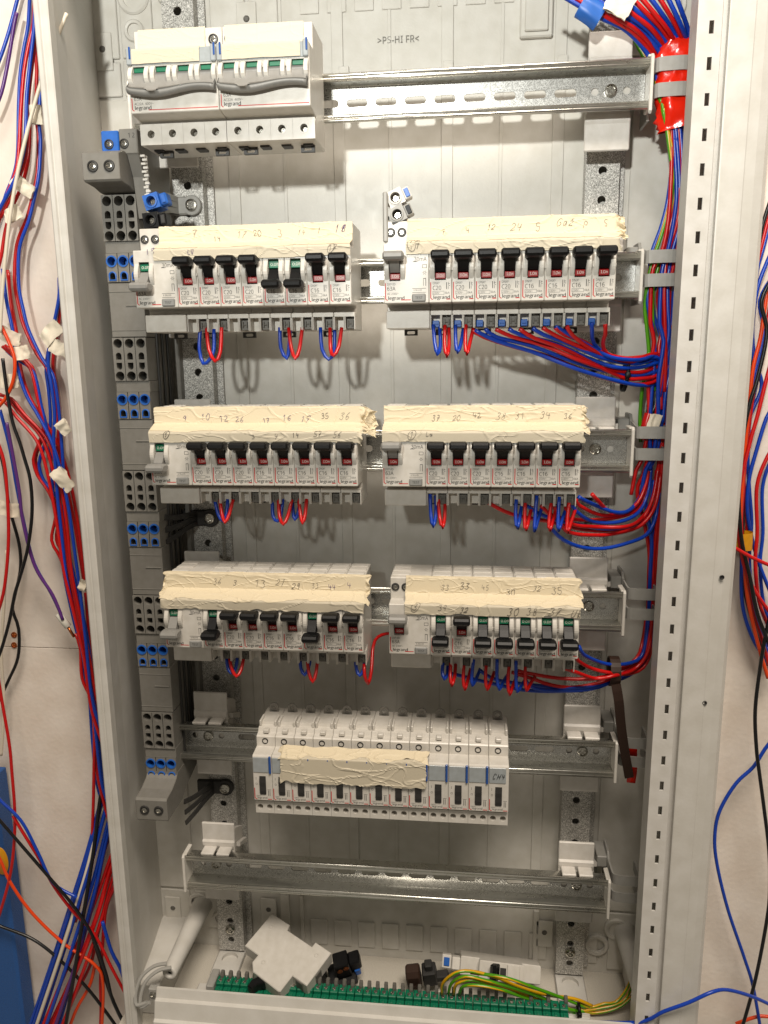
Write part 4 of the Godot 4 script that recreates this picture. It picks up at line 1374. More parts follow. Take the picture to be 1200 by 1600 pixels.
func build_loose() -> void:
	terminal_block("screw_terminal", "blue_plastic", "blue screw terminal standing above the left group of the second rail", Vector3(1.5, -82, 26), 0.25, "blue_plastic")
	terminal_block("screw_terminal", "black", "black screw terminal below the blue one, above the left group of the second rail", Vector3(0.5, -97, 28), 0.1, "dark_plastic")
	terminal_block("screw_terminal", "support", "pale screw terminal with blue key above the right group of the second rail", Vector3(205, -87, 34), 0.42, "blue_plastic")
	terminal_block("screw_terminal", "clip_grey", "grey screw terminal with black key above the right group of the second rail", Vector3(206.5, -100, 36), 0.42, "black")
	var st := st_new()
	box(st, Vector3(195.2, -121, 42), Vector3(199.2, -83, 46), 1.0)
	single(st, "grey_bar", "clip_grey", "narrow grey upright bar beside the screw terminals above the second rail's right group", "bar")
	# loose breaker lying on its side at the bottom left
	var t := thing("loose_breaker", "loose white breaker lying on its side on the cabinet floor", "circuit breaker", "", Vector3(74, -837, -2))
	var side := [Vector2(-33, 41.5), Vector2(11, 41.5), Vector2(11, 22.5), Vector2(20, 22.5), Vector2(27, 15), Vector2(28, -20), Vector2(27, -22.5), Vector2(8, -22.5), Vector2(8, -41.5), Vector2(-33, -41.5), Vector2(-33, -20), Vector2(-27, -20), Vector2(-27, 14), Vector2(-33, 16)]
	st = st_new()
	prism(st, side, -8.8, 8.8, 0.8, 0.8)
	for p in [[-20, 32], [-22, -30], [14, 12]]:
		lathe(st, [Vector2(0, 0.1), Vector2(1.5, 0.1), Vector2(1.8, 0.5), Vector2(2.3, 0)], Vector3(8.8, p[1], p[0]), Vector3(1, 0, 0), 10)
	part(st, "body", "plastic", t)
	st = st_new()
	for p in [[-30, 41.4], [-16, 41.4], [-2, 41.4]]:
		cbox(st, Vector3(0, 41.4, p[0] + 4), Vector3(12, 2, 7), 0.4)
	cbox(st, Vector3(0, -41.5, -10), Vector3(12, 2, 9), 0.4)
	cbox(st, Vector3(0, -31, 8.2), Vector3(13, 9, 1.4), 0.3)
	part(st, "terminal", "insert", t)
	st = st_new()
	prism(st, [Vector2(26, -3), Vector2(34, 4), Vector2(40, 6), Vector2(40, 11), Vector2(33, 12), Vector2(26, 8)], -6, 6, 0.8, 0.8)
	part(st, "lever", "black", t)
	# side (x) turned up, long axis along the floor, then tipped towards the viewer
	var bs := Basis(Vector3(1, 0, 0), 0.3) * Basis(Vector3(0, 1, 0), 0.0) * Basis(Vector3(0, 1, 0), -0.5) * Basis(Vector3(0, 1, 0), Vector3(-1, 0, 0), Vector3(0, 0, 1))
	t.basis = bs
	# small white breaker lying on its back further right
	t = thing("loose_breaker", "small white breaker with black lever lying beside the earth wires", "circuit breaker", "", Vector3(303, -845, -24))
	st = st_new()
	prism(st, [Vector2(-24, 41.5), Vector2(8, 41.5), Vector2(8, 22.5), Vector2(18, 22.5), Vector2(18, -22.5), Vector2(8, -22.5), Vector2(8, -41.5), Vector2(-24, -41.5)], -8.8, 8.8, 0.7, 0.7)
	box(st, Vector3(-8.0, -19, 17.8), Vector3(8.0, -6, 19.4), 0.5)
	part(st, "body", "plastic", t)
	st = st_new()
	prism(st, [Vector2(17, 1), Vector2(24, 5), Vector2(31, 6), Vector2(32, 10), Vector2(26, 12), Vector2(17, 9)], -7.5, 7.5, 0.9, 0.9)
	part(st, "lever", "black", t)
	st = st_new()
	box(st, Vector3(-4.2, -5, 17.9), Vector3(4.2, 1.2, 18.6), 0.2)
	part(st, "indicator", "dark_plastic", t)
	st = st_new()
	cbox(st, Vector3(0, 46, -2), Vector3(12, 9, 12), 0.8)
	cbox(st, Vector3(0, 56, -6), Vector3(13, 10, 10), 0.8)
	part(st, "terminal", "white_clip", t)
	st = st_new()
	cbox(st, Vector3(0, 56, -0.6), Vector3(8, 6, 2), 0.4)
	part(st, "key", "blue_plastic", t)
	t.basis = Basis(Vector3(0, 0, 1), 1.5) * Basis(Vector3(0, 1, 0), 0.55)
	# dark loose terminals
	t = thing("loose_terminal", "black screw terminal block with blue end lying behind the green strip", "terminal", "", Vector3(140, -848, -18))
	st = st_new()
	box(st, Vector3(-12, -9, -9), Vector3(4, 12, 8), 1.0)
	box(st, Vector3(4, -5, -8), Vector3(16, 8, 6), 1.2)
	prism(st, [Vector2(-10, -14), Vector2(14, -16), Vector2(14, -12), Vector2(-10, -8)], -22, 8, 0.8, 0.8)
	prism(st, [Vector2(-8, -16), Vector2(2, -16), Vector2(0, 16), Vector2(-6, 16)], -30, -24, 0.6, 0.6)
	part(st, "housing", "black", t)
	st = st_new()
	lathe(st, [Vector2(0, 0.4), Vector2(2.4, 0.6), Vector2(3.2, 0)], Vector3(-7, 4, 8), Vector3(0, 0, 1), 12)
	lathe(st, [Vector2(0, 0.4), Vector2(2.4, 0.6), Vector2(3.2, 0)], Vector3(0, 6, 8), Vector3(0, 0, 1), 12)
	part(st, "screw", "copper", t)
	st = st_new()
	box(st, Vector3(7, -14, -2), Vector3(13, -5, 7), 0.7)
	part(st, "blue_end", "blue_plastic", t)
	t.rotation = Vector3(0.3, 0.3, 0.25)
	t = thing("loose_terminal", "dark brown rounded terminal lying near the middle of the floor", "terminal", "", Vector3(222, -852, -16))
	st = st_new()
	prism(st, [Vector2(-8, -11), Vector2(5, -11), Vector2(9, -7), Vector2(9, 6), Vector2(5, 12), Vector2(-4, 12), Vector2(-8, 8)], -17, -2, 1.5, 1.5)
	cell(st, -15, -4, -8, 8, 9.3, Vector2(-9.5, 0), ring2(3.6, 14), 3.0)
	part(st, "housing", "brown_strap", t)
	st = st_new()
	box(st, Vector3(0, -11, -8), Vector3(15, 9, 7), 1.5)
	box(st, Vector3(4, 7, -5), Vector3(12, 17, 4), 1.2)
	box(st, Vector3(14, -8, -4), Vector3(27, 0, 5), 1.0)
	part(st, "housing", "dark_plastic", t)
	t.rotation = Vector3(0.2, 0.1, 0.15)
	# green earth terminal strip
	t = thing("earth_strip", "long green earth terminal strip lying along the bottom of the cabinet", "terminal strip", "", Vector3(0, 0, 0))
	st = st_new()
	box(st, Vector3(-4.05, -870, 8), Vector3(4.05, -848.5, 19), 0.7)
	box(st, Vector3(-4.05, -870, 19.2), Vector3(4.05, -851.5, 26.5), 0.7)
	box(st, Vector3(-1.2, -852, 20.5), Vector3(1.2, -850.4, 25), 0.3)
	var term := done(st, "green_plastic")
	st = st_new()
	lathe(st, [Vector2(0, 0.5), Vector2(1.3, 0.5), Vector2(1.6, 1.0), Vector2(2.0, 0.8), Vector2(2.1, 0)], Vector3(0, -848.5, 15), Vector3(0, 1, 0), 10)
	var term_screw := done(st, "screw_metal")
	for i in 42:
		var tm := put(term, "terminal", t, Vector3(12.3 + i * 8.6, 0, 0))
		put(term_screw, "screw", tm)
	for i in 42:
		st = st_new()
		var a := 11.0 + i * 8.65
		if i in [35, 36, 38, 40]:
			continue
		prism(st, [Vector2(6, -858), Vector2(12, -858), Vector2(12, -846), Vector2(10.5, -842.5), Vector2(7, -842.5), Vector2(6, -844)], a, a + 3.6, 0.5, 0.5)
		part(st, "clamp_lug", "insert", t)
	st = st_new()
	box(st, Vector3(0, -871, 2), Vector3(8, -846, 26), 1.0)
	lathe(st, [Vector2(0, 5), Vector2(3, 5), Vector2(4, 3), Vector2(4.5, 0)], Vector3(3.5, -857, 24), Vector3(-0.2, 0.2, 1), 14)
	part(st, "end_stop", "clip_grey", t)
	st = st_new()
	box(st, Vector3(0, -873.5, 4), Vector3(374, -870.3, 24), 0.4)
	part(st, "carrier", "zinc", t)

# ---------------------------------------------------------------- wires
const SETS := {
	"j2l": ["jumper_wire", "jumper wires below the left group of the second rail"], "j2r": ["jumper_wire", "jumper wires below the right group of the second rail"],
	"j3l": ["jumper_wire", "jumper wires below the left group of the third rail"], "j3r": ["jumper_wire", "wire loops below the right group of the third rail"],
	"j4l": ["jumper_wire", "jumper wires below the left group of the fourth rail"], "j4x": ["jumper_wire", "jumper wires below the left group of the fourth rail"],
	"j4r": ["jumper_wire", "wire loops below the right group of the fourth rail"], "s2": ["wire", "wires sweeping right under the second rail"],
	"s3": ["wire", "wires sweeping right under the third rail"], "s4": ["wire", "wires sweeping right under the fourth rail"], "vb": ["wire", "wires of the upright bundle at the right"],
	"vg": ["earth_wire", "earth wires beside the upright bundle"], "tf": ["wire", "wires fanning into the red taped bundle"], "tg": ["earth_wire", "earth wires beside the upright bundle"],
	"eg": ["earth_wire", "earth wires over the green strip"], "ee": ["earth_wire", "earth wires leaving to the lower right"], "ol": ["wire", "wires hanging on the wall left of the cabinet"],
	"od": ["wire", "wires of the tangle left of the cabinet"], "oe": ["wire", "wires of the tangle right of the cabinet"],
	"lb": ["wire", "wires of the thick bundle at the lower left"], "or": ["wire", "wires hanging on the wall right of the cabinet"]}

func build_wires() -> void:
	for w in WIRES:
		var pts := []
		var n: Array = w[4]
		for i in range(0, n.size(), 3):
			pts.append(Vector3(n[i], n[i + 1], n[i + 2]) * 0.5)
		var path := smooth_path(pts, 5.0)
		var st := st_new(true)
		tube(st, path, w[2], 10)
		var info: Array = SETS[w[0]]
		var o := single(st, info[0], "wire_" + w[1], w[3], "wire", info[1])
		if w[1] == "g" or w[1] == "y":
			st = st_new(true)
			var q := []
			for i in path.size():
				var a := i * 0.12 + 0.6
				q.append(path[i] + Vector3(cos(a), 0.25, sin(a)).normalized() * w[2] * 0.5)
			tube(st, q, w[2] * 0.62, 8)
			part(st, "stripe", "wire_y" if w[1] == "g" else "wire_g", o)

func tie(label: String, c: Vector3, r: Vector3, axis_turn: float, m := "black") -> void:
	var st := st_new(true)
	var path := []
	for i in 25:
		var a := TAU * i / 24.0
		path.append(c + Basis(Vector3(0, 0, 1), axis_turn) * Vector3(0, sin(a) * r.y, cos(a) * r.z))
	band(st, path, Basis(Vector3(0, 0, 1), axis_turn) * Vector3(1, 0, 0), 3.0, 1.2)
	cbox(st, c + Vector3(0, 1, r.z + 1), Vector3(4.4, 5, 3.4), 0.6)
	single(st, "cable_tie", m, label, "cable tie", "cable ties")

# a taped sleeve round a bundle: a wrinkled flattened tube along a path
func sleeve(called: String, m: String, label: String, category: String, pts: Array, rx: float, rz: float, seed_: float, rough := 0.8) -> void:
	var path := smooth_path(pts, 2.5)
	var st := st_new(true)
	var prev := []
	for i in path.size():
		var d: Vector3 = (path[min(i + 1, path.size() - 1)] - path[max(i - 1, 0)]).normalized()
		var u := Vector3(0, 0, 1).cross(d).normalized()
		var v := d.cross(u)
		var ring := []
		for k in 28:
			var a := TAU * k / 28.0
			var wob := 1.0 + 0.10 * fine.get_noise_2d(k * 9.0 + seed_, i * 4.0) * rough + 0.12 * pow(1.0 - absf(crease.get_noise_2d(cos(a) * 30.0 + seed_, i * 3.0 + sin(a) * 25.0)), 8.0) * rough
			ring.append(path[i] + (u * cos(a) * rx + v * sin(a) * rz) * wob)
		if i > 0:
			for k in 28:
				var j := (k + 1) % 28
				face(st, [prev[k], prev[j], ring[j], ring[k]], (ring[k] + ring[j]) * 0.5 - path[i])
		prev = ring
	single(st, called, m, label, category, "")

# a paper flag of tape folded round a wire
func flag(label: String, c: Vector3, size: Vector2, turn: float, seed_: float, m := "paper_tag", group := "") -> void:
	var st := st_new(true)
	var nx := 12
	var ny := 8
	var bs := Basis(Vector3(0, 0, 1), turn)
	for side in [1.0, -1.0]:
		var grid := []
		for i in ny + 1:
			var row := []
			for j in nx + 1:
				var u := float(j) / nx - 0.5
				var v := float(i) / ny - 0.5
				var edge := 1.0 + fine.get_noise_2d(i * 13.0 + seed_, seed_) * 0.12
				var z: float = (0.7 + 1.5 * exp(-pow((u + 0.25) * 7.0, 2.0))) * side + fine.get_noise_2d(u * 60.0 + seed_, v * 40.0) * 1.5 + v * u * 4.0
				row.append(c + bs * Vector3(u * size.x * edge, v * size.y + fine.get_noise_2d(u * 50.0, seed_ * 3.0) * 1.6, z))
			grid.append(row)
		for i in ny:
			for j in nx:
				face(st, [grid[i][j], grid[i][j + 1], grid[i + 1][j + 1], grid[i + 1][j]], bs * Vector3(0, 0, side))
	single(st, "tape_flag", m, label, "tape flag", group)

func build_extras() -> void:
	tie("black cable tie round the wires under the second rail at right", Vector3(398, -229, -6), Vector3(0, 13, 11), -0.1)
	tie("black cable tie round the earth wires at the lower right", Vector3(381, -860, 6), Vector3(0, 6, 6), 0.0)
	# strap round the row four wires with a dangling end
	var st := st_new()
	var path := []
	for i in 21:
		var a := TAU * i / 20.0
		path.append(Vector3(400, -497.5 + sin(a) * 13.0, -1 + cos(a) * 12.0))
	band(st, path, Vector3(1, 0, 0), 9, 1.8)
	band(st, smooth_path([Vector3(400, -505, 12), Vector3(403, -520, 13), Vector3(407, -545, 8), Vector3(413, -575, 2), Vector3(420, -606, -4)], 6.0), Vector3(1, 0.15, 0), 8.5, 1.8)
	var s := single(st, "strap", "brown_strap", "brown strap tied round the wires below the fourth rail, its end hanging down", "strap")
	st = st_new(true)
	band(st, smooth_path([Vector3(424.5, -578, -18), Vector3(425, -590, -17), Vector3(425.5, -604, -16), Vector3(424.5, -618, -16)], 3.0), Vector3(1, 0, 0), 8, 2.4)
	single(st, "red_tape_end", "red_tape", "red tape end beside the slotted upright at the fifth rail", "tape")
	sleeve("red_tape", "red_tape", "glossy red tape wrapped round the bundle at the topmost rail end", "tape", [Vector3(425, 41, -15), Vector3(426, 20, -15), Vector3(428, -4, -15), Vector3(433, -30, -17)], 15.5, 9.0, 4.0, 2.2)
	sleeve("black_tape", "black_tape", "black tape round the bundle above the second rail", "tape", [Vector3(441, -42, -19), Vector3(444, -60, -20), Vector3(445, -73, -20)], 6.0, 6.5, 14.0, 1.6)
	sleeve("black_tape", "black_tape", "black tape round the bundle above the third rail", "tape", [Vector3(430, -243, -22), Vector3(428, -256, -22), Vector3(425.5, -270, -22)], 6.5, 6.5, 24.0, 1.6)
	sleeve("red_tube", "wire_r", "short red tube in front of the bundle above the third rail", "tube", [Vector3(421, -262, -12), Vector3(418.5, -272, -11), Vector3(416.5, -284, -12)], 3.6, 3.6, 5.0, 0.2)
	flag("white tape flag on the red tube above the third rail", Vector3(424, -272, -8), Vector2(11, 20), -0.2, 8.0)
	sleeve("yellow_tape", "yellow_tape", "yellow tape round the wires on the wall right of the cabinet", "tape", [Vector3(496.5, -361.3, 15), Vector3(497.1, -369.2, 15), Vector3(497.1, -375.9, 15)], 10.0, 7.0, 44.0, 0.6)
	flag("white tape flag among the wires fanning in at the top right", Vector3(375.9, 52.0, 16.0), Vector2(20, 16), -0.5, 61.0)
	sleeve("blue_tape", "blue_plastic", "blue tape band round the wires fanning in at the top", "tape", [Vector3(347.9, 54.9, 10.0), Vector3(354.8, 50.5, 10.0), Vector3(363.0, 45.6, 9.0)], 9.0, 6.0, 71.0, 0.9)
	# flags on the wires at the left
	var at := [[36, 290, 0.75 - 1.4, 28, 15], [20, 334, 0.3, 20, 15], [15, 525, -0.35, 27, 16], [34, 552, 0.2, 20, 16], [12, 595, 0.0, 26, 18], [80, 520, 0.7, 30, 18], [95, 545, -0.4, 26, 16], [98, 750, -0.9, 30, 17], [100, 668, -0.9, 18, 14], [10, 795, -0.15, 32, 18], [130, 915, 1.2, 16, 10], [56, 180, 0.0, 14, 20]]
	var says := ["white tape flag with writing high on the left wires", "folded white tape flag just below the topmost flag at left", "white tape flag level with the second breaker row at far left", "small white tape flag below the orange wire's start at left", "white tape flag at the left picture edge above the third rail", "crumpled white tape flag nearest the cabinet beside the second rail", "crumpled white tape flag beside the cabinet just below the second rail", "crumpled white tape flag beside the cabinet at the third rail", "white tape flag on the wires between second and third rails", "white pointed tape flag at the left picture edge below the third rail", "small tape flag beside the cabinet at the fourth rail", "white connector block on the wires near the top left"]
	for i in at.size():
		var p: Vector3 = FLAGS[i]
		flag(says[i], p, Vector2(at[i][3] * 0.74, at[i][4] * 0.74), at[i][2], i * 17.0 + 3.0, "paper_tag", "tape flags on the left wires")
	# clear joint with bare copper at the left
	var t := thing("wire_joint", "clear wire joint with bare copper on the left wall wires", "wire joint", "", CONN)
	st = st_new(true)
	tube(st, [Vector3(-8, 12, 0), Vector3(-4, 6, 0), Vector3(1, -1, 0)], 3.4, 12)
	part(st, "sleeve", "clear_plastic", t)
	st = st_new(true)
	tube(st, [Vector3(0, 0, 0), Vector3(3, -5, 0.5), Vector3(6, -11, 0)], 1.4, 8)
	part(st, "copper_end", "copper", t)
	# white sleeve at the end of the blue wire at the bottom
	st = st_new(true)
	tube(st, [Vector3(362, -826.5, 62), Vector3(372, -826, 62), Vector3(384, -825.6, 62)], 2.2, 10)
	single(st, "wire_end_sleeve", "wire_w", "white sleeve on the end of the blue wire at the bottom sill", "sleeve")

# ---------------------------------------------------------------- scene
func _ready() -> void:
	rng.seed = 7
	crease.noise_type = FastNoiseLite.TYPE_SIMPLEX_SMOOTH
	crease.frequency = 0.022
	crease.fractal_octaves = 2
	crease.seed = 11
	fine.noise_type = FastNoiseLite.TYPE_SIMPLEX_SMOOTH
	fine.frequency = 0.03
	fine.fractal_octaves = 3
	fine.seed = 5
	font = SystemFont.new()
	font.font_names = PackedStringArray(["Droid Sans"])
	var cam := Camera3D.new()
	cam.position = Vector3(0.263715, -0.208284, 0.690601)
	cam.rotation_degrees = Vector3(-11.49575, 6.21773, -0.67554)
	cam.fov = 66.82
	cam.near = 0.02
	cam.far = 20.0
	add_child(cam)
	cam.current = true
	var we := WorldEnvironment.new()
	var env := Environment.new()
	env.background_mode = Environment.BG_COLOR
	env.background_color = Color(0.57, 0.54, 0.49)
	env.background_energy_multiplier = 0.8
	env.tonemap_mode = Environment.TONE_MAPPER_LINEAR
	env.tonemap_exposure = 1.0
	env.sdfgi_enabled = true
	env.ssao_enabled = true
	env.ssil_enabled = true
	we.environment = env
	add_child(we)
	var lamp := SpotLight3D.new()
	lamp.name = "work_light"
	lamp.position = Vector3(0.06, 0.12, 1.25)
	lamp.light_color = Color(1.0, 1.0, 0.97)
	lamp.light_energy = 1.8
	lamp.light_size = 0.03
	lamp.spot_range = 6.0
	lamp.spot_angle = 41.0
	lamp.spot_angle_attenuation = 1.6
	lamp.spot_attenuation = 2.0
	lamp.shadow_enabled = true
	add_child(lamp)
	lamp.look_at_from_position(lamp.position, Vector3(0.21, 0.43, 0.0), Vector3.UP)
	var ceiling := AreaLight3D.new()
	ceiling.name = "ceiling_light"
	ceiling.area_size = Vector2(1.2, 0.7)
	ceiling.light_color = Color(1.0, 0.95, 0.885)
	ceiling.light_energy = 7.6
	ceiling.area_range = 6.0
	ceiling.area_attenuation = 2.0
	ceiling.shadow_enabled = true
	add_child(ceiling)
	ceiling.look_at_from_position(Vector3(0.6, 1.7, 1.25), Vector3(0.2, -0.45, 0.0), Vector3.UP)
	materials()
	build_wall()
	build_cabinet()
	build_strips()
	build_rails()
	build_breakers()
	build_main_switches()
	build_modules()
	build_column()
	build_tapes()
	build_wires()
	build_extras()
	build_loose()

const FLAGS := [Vector3(-113.5, -64.6, 26.0), Vector3(-125.3, -86.9, 26.0), Vector3(-139.8, -188.8, 26.0), Vector3(-130.1, -203.9, 26.0), Vector3(-146.1, -227.8, 26.0), Vector3(-100.8, -186.6, 26.0), Vector3(-93.3, -200.4, 26.0), Vector3(-103.1, -317.4, 26.0), Vector3(-97.2, -269.6, 26.0), Vector3(-160.7, -344.8, 26.0), Vector3(-92.8, -417.4, 26.0), Vector3(-96.2, -10.1, 26.0)]
const CONN := Vector3(-114.8, -459.2, 22.0)
